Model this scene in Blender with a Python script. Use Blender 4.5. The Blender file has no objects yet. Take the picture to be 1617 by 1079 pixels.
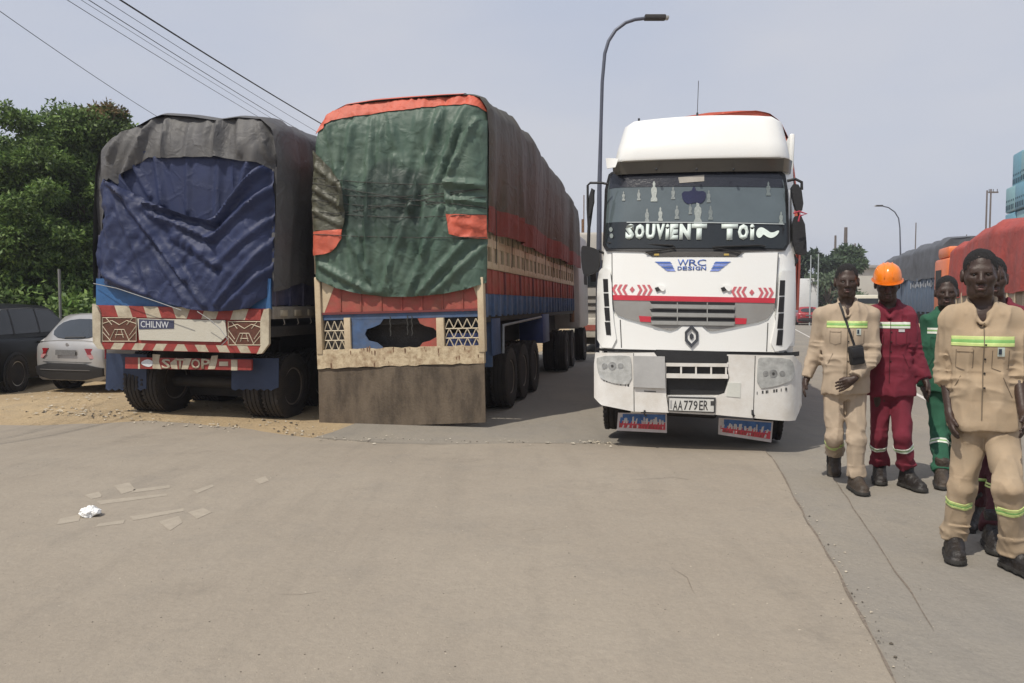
import bpy, bmesh, math, random
import numpy as np
from mathutils import Vector, Matrix
rad = math.radians
random.seed(7); RS = np.random.RandomState(5)
scn = bpy.context.scene
COL = scn.collection

# ------------------------------------------------------------------ camera
F_, CX, CY = 1168.0, 808.5, 539.5
CAMH = 1.6
PITCH = math.atan((539.5-480)/F_)
cam = bpy.data.cameras.new('camera'); camo = bpy.data.objects.new('camera', cam); COL.objects.link(camo)
camo.location = (0, 0, CAMH); camo.rotation_euler = (math.pi/2-PITCH, 0, 0)
cam.sensor_width = 36; cam.lens = 36*F_/1617; cam.clip_end = 4000; cam.clip_start = .05
scn.camera = camo
# ------------------------------------------------------------------ light
SUN_DIR = Vector((-.66, -.75, 0)).normalized()*math.cos(rad(57)) + Vector((0, 0, math.sin(rad(57))))
w = bpy.data.worlds.new('World'); scn.world = w; w.use_nodes = True
nt = w.node_tree; nt.nodes.clear()
sky = nt.nodes.new('ShaderNodeTexSky'); sky.sky_type = 'NISHITA'; sky.sun_disc = False
sky.sun_elevation = rad(57); sky.sun_rotation = math.atan2(SUN_DIR.x, SUN_DIR.y) % (2*math.pi)
sky.dust_density = 5; sky.air_density = 1.2; sky.ozone_density = 1.5; sky.altitude = 50
tc = nt.nodes.new('ShaderNodeTexCoord')
cn = nt.nodes.new('ShaderNodeTexNoise'); cn.inputs['Scale'].default_value = 1.5; cn.inputs['Detail'].default_value = 4
mpn = nt.nodes.new('ShaderNodeMapping'); mpn.inputs['Scale'].default_value = (1, 1, 2.5)
nt.links.new(tc.outputs['Generated'], mpn.inputs[0]); nt.links.new(mpn.outputs[0], cn.inputs['Vector'])
cr = nt.nodes.new('ShaderNodeValToRGB')
cr.color_ramp.elements[0].position = .32; cr.color_ramp.elements[0].color = (4.95, 5.6, 7.15, 1)
cr.color_ramp.elements[1].position = .68; cr.color_ramp.elements[1].color = (6.6, 6.75, 7.4, 1)
nt.links.new(cn.outputs['Fac'], cr.inputs[0])
mx = nt.nodes.new('ShaderNodeMixRGB'); mx.inputs[0].default_value = .86
nt.links.new(sky.outputs[0], mx.inputs[1]); nt.links.new(cr.outputs[0], mx.inputs[2])
bg = nt.nodes.new('ShaderNodeBackground'); bg.inputs[1].default_value = .1
nt.links.new(mx.outputs[0], bg.inputs[0])
ow = nt.nodes.new('ShaderNodeOutputWorld'); nt.links.new(bg.outputs[0], ow.inputs[0])
sl = bpy.data.lights.new('sun', 'SUN'); sl.energy = 3.6; sl.angle = rad(.7); sl.color = (1, .93, .82)
so = bpy.data.objects.new('sun', sl); COL.objects.link(so)
so.rotation_euler = (-SUN_DIR).to_track_quat('-Z', 'Y').to_euler(); so.location = (0, 0, 60)
scn.view_settings.view_transform = 'Standard'; scn.view_settings.look = 'None'
scn.view_settings.gamma = 1; scn.view_settings.exposure = 0; scn.view_settings.use_curve_mapping = False
scn.cycles.max_bounces = 5; scn.cycles.volume_bounces = 0

# ------------------------------------------------------------------ pixel -> place
cp, sp = math.cos(PITCH), math.sin(PITCH)
def ray(px, py):
    a = (px-CX)/F_; b = -(py-CY)/F_
    return Vector((a, cp+b*sp, -sp+b*cp))
def W(px, py, d):                     # point on the ray whose world y is d
    r = ray(px, py); t = d/r.y
    return Vector((0, 0, CAMH))+r*t
def zf(y):                            # the road lies a little lower than the yard
    t = min(max((y-6.8)/3.4, 0), 1); return -.15*t*t*(3-2*t)
def gp(px, py):
    z = 0
    for _ in range(30):
        r = ray(px, py); t = (z-CAMH)/r.z; p = Vector((0, 0, CAMH))+r*t; z = .5*z+.5*zf(p.y)
    return p
class Frame:
    def __init__(s, px, d, yaw, roll=0, zg=None):
        x = W(px, 600, d).x
        s.o = Vector((x, d, zf(d) if zg is None else zg))
        s.R = Matrix.Rotation(-rad(yaw), 3, 'Z') @ Matrix.Rotation(rad(roll), 3, 'Y')
        s.M = Matrix.Translation(s.o) @ s.R.to_4x4()
        s.c = s.R.transposed() @ (Vector((0, 0, CAMH))-s.o)
    def f(s, px, py, y=0):
        r = s.R.transposed() @ ray(px, py); t = (y-s.c.y)/r.y; p = s.c+r*t
        return (p.x, p.z)
    def g(s, px, py, x):
        r = s.R.transposed() @ ray(px, py); t = (x-s.c.x)/r.x; p = s.c+r*t
        return (p.y, p.z)
    def F(s, pts, y=0): return [s.f(a, b, y) for a, b in pts]

# ------------------------------------------------------------------ noise
TB = RS.rand(64, 64, 64).astype(np.float32)
def vn(x, y, z=0.0):
    x, y, z = np.broadcast_arrays(np.asarray(x, np.float32), np.asarray(y, np.float32), np.asarray(z, np.float32))
    xi, yi, zi = np.floor(x).astype(int), np.floor(y).astype(int), np.floor(z).astype(int)
    u, v, t = x-xi, y-yi, z-zi
    u = u*u*(3-2*u); v = v*v*(3-2*v); t = t*t*(3-2*t)
    g = lambda a, b, c: TB[(xi+a) & 63, (yi+b) & 63, (zi+c) & 63]
    l = lambda a, b, q: a+(b-a)*q
    return l(l(l(g(0,0,0), g(1,0,0), u), l(g(0,1,0), g(1,1,0), u), v), l(l(g(0,0,1), g(1,0,1), u), l(g(0,1,1), g(1,1,1), u), v), t)*2-1

# ------------------------------------------------------------------ materials
def lin(c):
    if isinstance(c, str):
        c = c.lstrip('#'); c = [int(c[i:i+2], 16)/255 for i in (0, 2, 4)]
        return tuple(((v+.055)/1.055)**2.4 if v > .04045 else v/12.92 for v in c)
    return tuple(c)
MATS = {}
def mat(name, col, rough=.6, var=.15, scale=6, bump=.1, bscale=40, metal=0, dust=0, dustcol='#8a7458', dscale=3, coat=0, spec=.5, coord='Object', streak=None):
    if name in MATS: return MATS[name]
    m = bpy.data.materials.new(name); m.use_nodes = True; MATS[name] = m
    n = m.node_tree; N = n.nodes; L = n.links; b = N['Principled BSDF']
    c = lin(col)
    tcn = N.new('ShaderNodeTexCoord'); vec = tcn.outputs[coord]
    if streak:
        mp = N.new('ShaderNodeMapping'); mp.inputs['Scale'].default_value = streak; L.new(vec, mp.inputs[0]); svec = mp.outputs[0]
    else: svec = vec
    no = N.new('ShaderNodeTexNoise'); no.inputs['Scale'].default_value = scale; no.inputs['Detail'].default_value = 6; no.inputs['Roughness'].default_value = .65
    L.new(svec, no.inputs['Vector'])
    r = N.new('ShaderNodeValToRGB'); r.color_ramp.elements[0].position = .3; r.color_ramp.elements[1].position = .7
    r.color_ramp.elements[0].color = tuple(v*(1-var) for v in c)+(1,); r.color_ramp.elements[1].color = tuple(min(v*(1+var), 1) for v in c)+(1,)
    L.new(no.outputs['Fac'], r.inputs[0]); out = r.outputs[0]
    if dust:
        n2 = N.new('ShaderNodeTexNoise'); n2.inputs['Scale'].default_value = dscale; n2.inputs['Detail'].default_value = 8; n2.inputs['Roughness'].default_value = .7
        L.new(svec, n2.inputs['Vector'])
        r2 = N.new('ShaderNodeMapRange'); r2.inputs[1].default_value = .42; r2.inputs[2].default_value = .72; r2.inputs[3].default_value = dust*.25; r2.inputs[4].default_value = dust
        L.new(n2.outputs['Fac'], r2.inputs[0])
        mm = N.new('ShaderNodeMixRGB'); mm.inputs[2].default_value = lin(dustcol)+(1,)
        L.new(r2.outputs[0], mm.inputs[0]); L.new(out, mm.inputs[1]); out = mm.outputs[0]
    L.new(out, b.inputs['Base Color'])
    b.inputs['Roughness'].default_value = rough; b.inputs['Metallic'].default_value = metal
    b.inputs['Specular IOR Level'].default_value = spec
    if coat: b.inputs['Coat Weight'].default_value = coat; b.inputs['Coat Roughness'].default_value = .12
    if bump:
        n3 = N.new('ShaderNodeTexNoise'); n3.inputs['Scale'].default_value = bscale; n3.inputs['Detail'].default_value = 5
        L.new(vec, n3.inputs['Vector'])
        bm_ = N.new('ShaderNodeBump'); bm_.inputs['Strength'].default_value = bump; bm_.inputs['Distance'].default_value = .02
        L.new(n3.outputs['Fac'], bm_.inputs['Height']); L.new(bm_.outputs[0], b.inputs['Normal'])
    return m

# ------------------------------------------------------------------ objects
def tag(o, label=None, cat=None, group=None, kind=None):
    if label: o['label'] = label
    if cat: o['category'] = cat
    if group: o['group'] = group
    if kind: o['kind'] = kind
    return o
def smooth(me, ang=35):
    me.polygons.foreach_set('use_smooth', [True]*len(me.polygons))
    if ang: me.set_sharp_from_angle(angle=rad(ang))
def link(name, me, m, parent=None, M=None, sm=None):
    o = bpy.data.objects.new(name, me); COL.objects.link(o)
    if m and not me.materials: me.materials.append(m)
    if parent: o.parent = parent
    if M is not None: o.matrix_world = M
    if sm: smooth(me, sm)
    return o
def fbm(name, bm, m, parent=None, M=None, sm=35):
    bmesh.ops.recalc_face_normals(bm, faces=bm.faces)
    me = bpy.data.meshes.new(name); bm.to_mesh(me); bm.free()
    return link(name, me, m, parent, M, sm)
def fpy(name, v, f, m, parent=None, M=None, sm=35, fix=True):
    me = bpy.data.meshes.new(name)
    me.from_pydata([tuple(map(float, q)) for q in v], [], [tuple(int(i) for i in q) for q in f]); me.update()
    if fix:
        bm = bmesh.new(); bm.from_mesh(me); bmesh.ops.recalc_face_normals(bm, faces=bm.faces); bm.to_mesh(me); bm.free()
    return link(name, me, m, parent, M, sm)
def thing(name, M, label, cat, group=None):
    o = bpy.data.objects.new(name, None); COL.objects.link(o); o.matrix_world = M; o.empty_display_size = .2
    return tag(o, label, cat, group)
def T(x, y, z): return Matrix.Translation((x, y, z))

def abox(bm, lo, hi, bev=0, M=None):
    lo = Vector(lo); hi = Vector(hi)
    vs = [bm.verts.new(Vector((x, y, z))) for x in (lo.x, hi.x) for y in (lo.y, hi.y) for z in (lo.z, hi.z)]
    fs = [bm.faces.new([vs[i] for i in q]) for q in ((0,1,3,2), (4,6,7,5), (0,4,5,1), (2,3,7,6), (0,2,6,4), (1,5,7,3))]
    if bev:
        es = list({e for f in fs for e in f.edges})
        r = bmesh.ops.bevel(bm, geom=es, offset=bev, segments=2, affect='EDGES', profile=.5)
        vs = list({v for f in r['faces'] for v in f.verts} | {v for v in vs if v.is_valid})
    if M is not None: bmesh.ops.transform(bm, matrix=M, verts=vs)
    return vs
def box(name, lo, hi, m, parent=None, bev=.006, M=None):
    bm = bmesh.new(); abox(bm, lo, hi, bev, M); return fbm(name, bm, m, parent)
def boxes(name, L, m, parent=None, bev=.006):
    bm = bmesh.new()
    for lo, hi in L: abox(bm, lo, hi, bev)
    return fbm(name, bm, m, parent)
def tube_into(bm, pts, r, n=8, caps=True):
    pts = [Vector(p) for p in pts]; rr = r if isinstance(r, (list, tuple)) else [r]*len(pts); rings = []
    up = Vector((0, 0, 1)); prev = None
    for i, p in enumerate(pts):
        d = (pts[min(i+1, len(pts)-1)]-pts[max(i-1, 0)]).normalized()
        a = prev if prev is not None else (up if abs(d.dot(up)) < .95 else Vector((1, 0, 0)))
        u = (a-d*a.dot(d)).normalized(); v = d.cross(u); prev = u
        rings.append([bm.verts.new(p+(u*math.cos(t)+v*math.sin(t))*rr[i]) for t in [2*math.pi*k/n for k in range(n)]])
    for a, b in zip(rings, rings[1:]):
        for k in range(n): bm.faces.new((a[k], a[(k+1) % n], b[(k+1) % n], b[k]))
    if caps: bm.faces.new(rings[0]); bm.faces.new(rings[-1])
def tube(name, pts, r, m, parent=None, n=8, M=None):
    bm = bmesh.new(); tube_into(bm, pts, r, n); return fbm(name, bm, m, parent, M, 50)
def lathe_into(bm, prof, n=32, axis='X'):
    rings = []
    for (a, r) in prof:
        ring = []
        for k in range(n):
            t = 2*math.pi*k/n
            ring.append(bm.verts.new((a, r*math.cos(t), r*math.sin(t)) if axis == 'X' else (r*math.cos(t), r*math.sin(t), a)))
        rings.append(ring)
    for p, q in zip(rings, rings[1:]):
        for k in range(n): bm.faces.new((p[k], p[(k+1) % n], q[(k+1) % n], q[k]))
    bm.faces.new(rings[0]); bm.faces.new(rings[-1])
def panel(name, outline, mp, m, parent=None, off=.0, th=.015, step=.1, M=None, sm=35, stepb=None):
    """a sheet of real thickness cut to an outline (a,b) and laid on a curved surface mp(a,b,off)"""
    bm = bmesh.new(); vs = [bm.verts.new((a, b, 0)) for a, b in outline]; bm.faces.new(vs)
    A = [p[0] for p in outline]; B = [p[1] for p in outline]
    for ax, lo, hi, st in ((0, min(A), max(A), step), (1, min(B), max(B), stepb or step)):
        k = math.ceil((lo+1e-4)/st)
        while k*st < hi-1e-4:
            co = [0, 0, 0]; co[ax] = k*st; no = [0, 0, 0]; no[ax] = 1
            bmesh.ops.bisect_plane(bm, geom=bm.verts[:]+bm.edges[:]+bm.faces[:], dist=1e-6, plane_co=co, plane_no=no); k += 1
    bmesh.ops.triangulate(bm, faces=[f for f in bm.faces if len(f.verts) > 4])
    bm.verts.ensure_lookup_table(); bm.verts.index_update()
    n = len(bm.verts); v = [mp(q.co.x, q.co.y, off) for q in bm.verts]+[mp(q.co.x, q.co.y, off-th) for q in bm.verts]
    f = []
    for fa in bm.faces:
        i = [q.index for q in fa.verts]; f.append(i); f.append([k+n for k in reversed(i)])
    for e in bm.edges:
        if len(e.link_faces) == 1:
            a, b = e.verts[0].index, e.verts[1].index; f.append([a, b, b+n, a+n])
    bm.free()
    return fpy(name, v, f, m, parent, M, sm)
def smooth_poly(pts, it=2):
    for _ in range(it):
        q = []
        for i in range(len(pts)):
            a, b = pts[i], pts[(i+1) % len(pts)]
            q += [(a[0]*.75+b[0]*.25, a[1]*.75+b[1]*.25), (a[0]*.25+b[0]*.75, a[1]*.25+b[1]*.75)]
        pts = q
    return pts
def rect(x0, z0, x1, z1): return [(x0, z0), (x1, z0), (x1, z1), (x0, z1)]
FLAT = lambda a, b, o: (a, -o, b)
def text(name, s, c, size, mp, m, parent, off=.004, th=.003, bold=0, w=None, shear=0, step=.12, slope=0):
    cu = bpy.data.curves.new(name, 'FONT'); cu.body = s; cu.size = 1; cu.offset = bold; cu.shear = shear; cu.resolution_u = 2
    cu.align_x = 'CENTER'; cu.align_y = 'CENTER'
    o = bpy.data.objects.new('t', cu); COL.objects.link(o); dg = bpy.context.evaluated_depsgraph_get()
    me = bpy.data.meshes.new_from_object(o.evaluated_get(dg)); bpy.data.objects.remove(o)
    co = np.array([v.co[:] for v in me.vertices]); lo = co.min(0); hi = co.max(0); cc = (lo+hi)/2
    sy = size/(hi[1]-lo[1]); sx = (w/(hi[0]-lo[0])) if w else sy
    bm = bmesh.new(); bm.from_mesh(me); bpy.data.meshes.remove(me)
    bmesh.ops.triangulate(bm, faces=bm.faces[:])
    r = bmesh.ops.extrude_face_region(bm, geom=bm.faces[:]); back = [g for g in r['geom'] if isinstance(g, bmesh.types.BMVert)]
    bs = set(back)
    for v in bm.verts:
        a = c[0]+(v.co.x-cc[0])*sx; b = c[1]+(v.co.y-cc[1])*sy+slope*(a-c[0])
        v.co = mp(a, b, off-(th if v in bs else 0))
    return fbm(name, bm, m, parent, None, 0)

# ------------------------------------------------------------------ wheels
M_TYRE = mat('tyre_rubber', (.013, .012, .012), .85, .3, 30, .4, 60, dust=.2, dustcol='#6b5a45', dscale=6)
M_RIM = mat('rim_steel', (.19, .18, .165), .5, .25, 20, .2, 60, metal=.4, dust=.6, dustcol='#6b5138', dscale=9)
M_RIM_W = mat('rim_white', (.55, .54, .5), .5, .25, 20, .2, 60, dust=.6, dustcol='#6b5138', dscale=9)
M_DARK = mat('underbody_black', (.02, .02, .02), .75, .3, 10, .3, 40, dust=.25, dustcol='#5a4b3a')
M_ALLOY = mat('alloy', (.45, .45, .46), .3, .1, 20, 0, metal=.9)
WM = {}
def wheel_meshes(R, w_, rimf, kind):
    k = (R, w_, rimf, kind)
    if k in WM: return WM[k]
    bm = bmesh.new(); h = w_/2; ri = R*rimf
    prof = [(-h*.8, ri), (-h, ri+.02), (-h*1.03, (ri+R)/2), (-h*.95, R*.965), (-h*.85, R)]
    for a in (-.5, 0, .5): prof += [(h*(a-.07), R), (h*(a-.05), R-.014), (h*(a+.05), R-.014), (h*(a+.07), R)]
    prof += [(h*.85, R), (h*.95, R*.965), (h*1.03, (ri+R)/2), (h, ri+.02), (h*.8, ri)]
    lathe_into(bm, prof, 40)
    nt_ = 44
    for i in range(nt_):                        # shoulder blocks
        for s in (-1, 1):
            M = Matrix.Rotation(2*math.pi*(i+.25*s)/nt_, 4, 'X')
            abox(bm, (s*h*.82-.02, -.016, R-.01), (s*h*.82+.02, .016, R+.006), 0, M)
    bmesh.ops.recalc_face_normals(bm, faces=bm.faces); tm = bpy.data.meshes.new('tyre'); bm.to_mesh(tm); bm.free(); smooth(tm, 40)
    bm = bmesh.new()
    if kind == 'truck':
        lathe_into(bm, [(h*.5, ri*.2), (h*.25, ri*.55), (h*.2, ri*.72), (h*.45, ri*.86), (h*.82, ri*.93), (h*.86, ri+.004), (-h*.8, ri+.004), (-h*.8, ri*.5)], 32)
        for i in range(10):
            t = 2*math.pi*i/10; tube_into(bm, [(h*.2, ri*.42*math.cos(t), ri*.42*math.sin(t)), (h*.5, ri*.42*math.cos(t), ri*.42*math.sin(t))], .018, 6)
    else:
        lathe_into(bm, [(h*.5, ri*.9), (h*.8, ri*.94), (h*.82, ri+.004), (-h*.8, ri+.004), (-h*.8, ri*.9), (h*.1, ri*.88)], 32)
        lathe_into(bm, [(h*.3, ri*.2), (h*.7, ri*.18), (h*.75, ri*.1)], 16)
        for i in range(7):
            M = Matrix.Rotation(2*math.pi*i/7, 4, 'X')
            abox(bm, (h*.45, -.028, ri*.1), (h*.7, .028, ri*.95), .006, M)
    bmesh.ops.recalc_face_normals(bm, faces=bm.faces); rm = bpy.data.meshes.new('rim'); bm.to_mesh(rm); bm.free(); smooth(rm, 40)
    WM[k] = (tm, rm); return WM[k]
def wheel(parent, x, y, z, R=.5, w_=.28, side=1, kind='truck', rm=None, rimf=.56, turn=0):
    t, r = wheel_meshes(R, w_, rimf, kind)
    M = T(x, y, z) @ Matrix.Rotation(turn, 4, 'Z') @ (Matrix.Rotation(math.pi, 4, 'Z') if side < 0 else Matrix.Identity(4)) @ Matrix.Rotation(random.random()*6, 4, 'X')
    o = bpy.data.objects.new('wheel', t); COL.objects.link(o); o.parent = parent; o.matrix_local = M
    if not t.materials: t.materials.append(M_TYRE)
    q = bpy.data.objects.new('rim', r); COL.objects.link(q); q.parent = o
    if not r.materials: r.materials.append(rm or (M_ALLOY if kind != 'truck' else M_RIM))
    return o
# ================================================================== GROUND
def ground_mat(name, c1, c2, c3, dark, bs=1.0, speck=.5, rough=.9):
    m = bpy.data.materials.new(name); m.use_nodes = True; n = m.node_tree; N = n.nodes; L = n.links; b = N['Principled BSDF']
    g = N.new('ShaderNodeNewGeometry')
    def noise(sc, det=8, ro=.65, dim=None):
        q = N.new('ShaderNodeTexNoise'); q.inputs['Scale'].default_value = sc; q.inputs['Detail'].default_value = det; q.inputs['Roughness'].default_value = ro
        L.new(dim or g.outputs['Position'], q.inputs['Vector']); return q.outputs['Fac']
    def ramp(f, a, b_, ca, cb):
        r = N.new('ShaderNodeValToRGB'); r.color_ramp.elements[0].position = a; r.color_ramp.elements[1].position = b_
        r.color_ramp.elements[0].color = ca; r.color_ramp.elements[1].color = cb; L.new(f, r.inputs[0]); return r.outputs[0]
    def mix(f, a, b_, t='MIX'):
        q = N.new('ShaderNodeMixRGB'); q.blend_type = t
        for i, v in ((0, f), (1, a), (2, b_)):
            if hasattr(v, 'node'): L.new(v, q.inputs[i])
            else: q.inputs[i].default_value = v
        return q.outputs[0]
    K = (0, 0, 0, 1); Wt = (1, 1, 1, 1)
    o = ramp(noise(.42, 6, .6), .4, .62, lin(c1)+(1,), lin(c2)+(1,))
    o = mix(ramp(noise(1.3, 9, .72), .5, .7, K, (.7, .7, .7, 1)), o, lin(c3)+(1,))
    # long faint drag marks
    mp = N.new('ShaderNodeMapping'); mp.inputs['Rotation'].default_value = (0, 0, .25); mp.inputs['Scale'].default_value = (2.2, .22, 1); L.new(g.outputs['Position'], mp.inputs[0])
    o = mix(ramp(noise(1.6, 6, .6, mp.outputs[0]), .50, .72, K, (.25, .25, .25, 1)), o, lin(dark)+(1,))
    o = mix(ramp(noise(.9, 10, .8), .56, .72, K, (.55, .55, .55, 1)), o, lin(dark)+(1,))
    o = mix(.32, o, mix(1.0, o, ramp(noise(38, 6, .75), .25, .75, (.62, .62, .62, 1), (1.3, 1.3, 1.3, 1)), 'MULTIPLY'))
    v = N.new('ShaderNodeTexVoronoi'); v.inputs['Scale'].default_value = 55; L.new(g.outputs['Position'], v.inputs['Vector'])
    sp_ = mix(1.0, ramp(v.outputs['Distance'], .10, .2, Wt, K), ramp(noise(2.3, 3), .5, .62, K, Wt), 'MULTIPLY')
    o = mix(mix(1.0, sp_, (speck, speck, speck, 1), 'MULTIPLY'), o, tuple(x*.45 for x in lin(dark))+(1,))
    L.new(o, b.inputs['Base Color']); b.inputs['Roughness'].default_value = rough; b.inputs['Specular IOR Level'].default_value = .25
    bp = N.new('ShaderNodeBump'); bp.inputs['Strength'].default_value = .5*bs; bp.inputs['Distance'].default_value = .02
    L.new(noise(45, 6, .7), bp.inputs['Height'])
    b2 = N.new('ShaderNodeBump'); b2.inputs['Strength'].default_value = .5*bs; b2.inputs['Distance'].default_value = .08
    L.new(noise(3.5, 6), b2.inputs['Height']); L.new(bp.outputs[0], b2.inputs['Normal']); L.new(b2.outputs[0], b.inputs['Normal'])
    return m
M_SAND = ground_mat('sandy_earth', (.40, .30, .18), (.46, .35, .21), (.33, .265, .18), (.20, .155, .10), 1.6)
M_APRON = ground_mat('dusty_concrete', (.284, .246, .197), (.310, .270, .217), (.255, .226, .187), (.180, .158, .130), .5, .5)
M_ROAD = ground_mat('worn_asphalt', (.245, .224, .192), (.272, .245, .203), (.225, .210, .186), (.165, .154, .136), .65, .4)
M_CRACK = mat('crack_dirt', (.17, .14, .11), .95, .4, 30, .3, 60)

def zmound(x, y):
    # low sandy verge under the parked cars
    m = math.exp(-((x+7.6)/3.4)**2-((y-12.6)/1.5)**2)*.10
    return zf(y)+m
xs = sorted(set([-600, -300, -150, -80, -50]+list(np.arange(-30, 30.1, .75))+[50, 80, 150, 300, 600]))
ys = sorted(set([-40, -30, -15, -8]+list(np.arange(-4, 22, .4))+list(np.arange(22, 60, 3))+[80, 120, 200, 400, 600]))
v = [(x, y, zmound(x, y)+.012*float(vn(x*.9, y*.9))*(y < 25)*(y > 8.5)*(x < -2.5)) for y in ys for x in xs]; nx = len(xs)
f = [(j*nx+i, j*nx+i+1, (j+1)*nx+i+1, (j+1)*nx+i) for j in range(len(ys)-1) for i in range(nx-1)]
tag(fpy('ground', v, f, M_SAND, sm=60), kind='structure')

def G(pts): return [tuple(gp(a, b)[:2]) for a, b in pts]
def wig(pts, amp=.03, step=.15, closed=True):
    out = []
    for i in range(len(pts)-(0 if closed else 1)):
        a = Vector(pts[i][:2]); b = Vector(pts[(i+1) % len(pts)][:2]); n = max(1, int((b-a).length/step)) if (b-a).length < 14 else 1
        for k in range(n):
            p = a.lerp(b, k/n); q = p+Vector((vn(p.x*3, p.y*3, 1.5), vn(p.x*3, p.y*3, 7.5)))*amp if n > 1 else p
            out.append((float(q.x), float(q.y)))
    if not closed: out.append(tuple(pts[-1][:2]))
    return out
GM = lambda a, b, o: (a, b, zf(b)+o)
# road: strip that runs away between the lorries, plus the right-hand carriageway
rl = gp(468, 700)
vpx = math.tan(rad(11.6))
road = [(rl.x+ (rl.y-3)*0-.1, rl.y-.25), (rl.x, rl.y)] + [(rl.x+vpx*(y-rl.y), y) for y in (12, 20, 40, 80, 160)] + [(rl.x+vpx*150+45, 160), (30, 80), (24, 40), (20, 12), (16, -6), (.3, -6), (.3, 6)]
tag(panel('road', road, GM, M_ROAD, None, .006, .02, 1.0), kind='structure')
seam = [(1450, 1160), (1410, 1079), (1362, 985), (1322, 910), (1290, 850), (1258, 795), (1236, 752), (1208, 714)]
top = [(1208, 710), (1080, 706), (950, 702), (820, 702), (700, 704), (600, 702), (480, 692), (400, 680), (300, 670), (200, 664), (110, 660), (0, 655), (-260, 640)]
S = G(seam); TP = G(top)
apron = [(S[0][0]+.35, -6)]+S+TP+[(-14, TP[-1][1]), (-14, -6)]
tag(panel('concrete_apron', wig(apron, .035), GM, M_APRON, None, .014, .05, .6), kind='structure')
def strip(name, pts, w0, m, off, amp=.03, kind='structure', taper=True):
    P = wig(pts, amp, .06, False); L_ = []; R_ = []
    for i, p in enumerate(P):
        a = Vector(P[max(i-1, 0)]); b = Vector(P[min(i+1, len(P)-1)]); d = (b-a).normalized(); n = Vector((-d.y, d.x))
        ww = w0*(.55+.45*float(vn(i*.37, 3.3, w0*50)))
        if taper: ww *= min(1, i/4, (len(P)-1-i)/4)+.05
        L_.append(Vector(p)+n*ww/2); R_.append(Vector(p)-n*ww/2)
    n = len(P); v = [(q.x, q.y, zf(q.y)+off) for q in L_+R_]; f = [(i, i+1, n+i+1, n+i) for i in range(n-1)]
    o = fpy(name, v, f, m, sm=0); tag(o, kind=kind); return o
strip('expansion_joint', S, .020, M_CRACK, .017, .015)
strip('expansion_joint', G([(1300, 735), (1345, 800), (1400, 880), (1475, 1000)]), .012, M_CRACK, .010, .02)
strip('expansion_joint', G([(480, 691), (600, 701), (700, 703), (830, 702), (960, 702)]), .028, M_CRACK, .018, .04)
for q in ([(438, 944), (470, 945), (512, 938)], [(584, 936), (610, 931)], [(25, 758), (60, 752), (84, 751)], [(115, 745), (150, 738)], [(1060, 900), (1085, 915), (1100, 945)], [(820, 843), (870, 838)], [(1000, 760), (1060, 756), (1100, 762)]):
    strip('surface_crack', G(q), .016, M_CRACK, .017, .03)
M_LINE = mat('road_paint', (.62, .6, .56), .8, .2, 20, .2, 60, dust=.35, dustcol='#8f8270', dscale=8)
a = gp(1480, 641); b = gp(1398, 597); d = (b-a).normalized()
strip('road_edge_line', [tuple((a-d*1.5)[:2]), tuple((a+d*40)[:2])], .16, M_LINE, .011, .0, taper=False)
M_PALE = mat('pale_scuff', (.335, .292, .232), .85, .1, 15, .2, 60)
for q in ([(92, 832), (98, 822), (130, 815), (126, 826)], [(150, 836), (156, 831), (198, 824), (194, 830)], [(205, 819), (290, 806), (292, 810), (210, 825)],
          [(250, 827), (283, 818), (288, 829), (268, 842)], [(298, 812), (322, 805), (335, 812), (312, 823)], [(150, 795), (262, 783), (264, 786), (158, 800)],
          [(180, 770), (203, 765), (213, 777), (190, 784)], [(210, 776), (268, 769), (268, 773), (205, 782)], [(305, 778), (335, 768), (338, 771), (312, 782)],
          [(402, 760), (420, 755), (426, 762), (410, 767)], [(133, 785), (155, 780), (160, 788), (142, 792)]):
    tag(panel('pale_scuff_mark', wig(G(q), .02, .06), GM, M_PALE, None, .0165, .002, .5), kind='structure')
# grit and pebbles
def lumps(name, spots, m, kind='stuff'):
    base = [Vector(q).normalized() for q in ((1,0,0), (-1,0,0), (0,1,0), (0,-1,0), (0,0,1), (.6,.6,-.5), (-.6,.5,-.5), (0,-.8,-.5))]
    F = [(4,0,2), (4,2,1), (4,1,3), (4,3,0), (0,5,2), (2,6,1), (1,6,3), (3,7,0), (5,6,2), (0,7,5), (3,6,7), (5,7,6)]
    v = []; f = []
    for (x, y, z, s) in spots:
        k = len(v); r = Matrix.Rotation(random.random()*6.3, 3, 'Z')
        for q in base:
            w_ = r @ Vector((q.x*s*random.uniform(.6, 1.3), q.y*s*random.uniform(.6, 1.1), q.z*s*random.uniform(.35, .7))); v.append((x+w_.x, y+w_.y, z+w_.z))
        f += [tuple(i+k for i in t) for t in F]
    return tag(fpy(name, v, f, m, sm=0), kind=kind)
sp1 = []; sp2 = []
def sprinkle(L, px0, py0, px1, py1, n, s0, s1, spread=.12):
    for _ in range(n):
        t = random.random(); p = gp(px0+(px1-px0)*t, py0+(py1-py0)*t)
        x = p.x+random.gauss(0, spread); y = p.y+random.gauss(0, spread*1.6); L.append((x, y, zmound(x, y)+.012, s0+(s1-s0)*random.random()**4))
for _ in range(1500):
    p = gp(random.uniform(-100, 1500), random.uniform(665, 1079)**1.0); (sp1 if random.random() < .6 else sp2).append((p.x, p.y, zf(p.y)+.014, .002+.005*random.random()**6))
for _ in range(500):
    p = gp(random.uniform(-60, 520), random.uniform(612, 662)); (sp1 if random.random() < .5 else sp2).append((p.x, p.y, zmound(p.x, p.y)+.008, .004+.012*random.random()**4))
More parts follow.
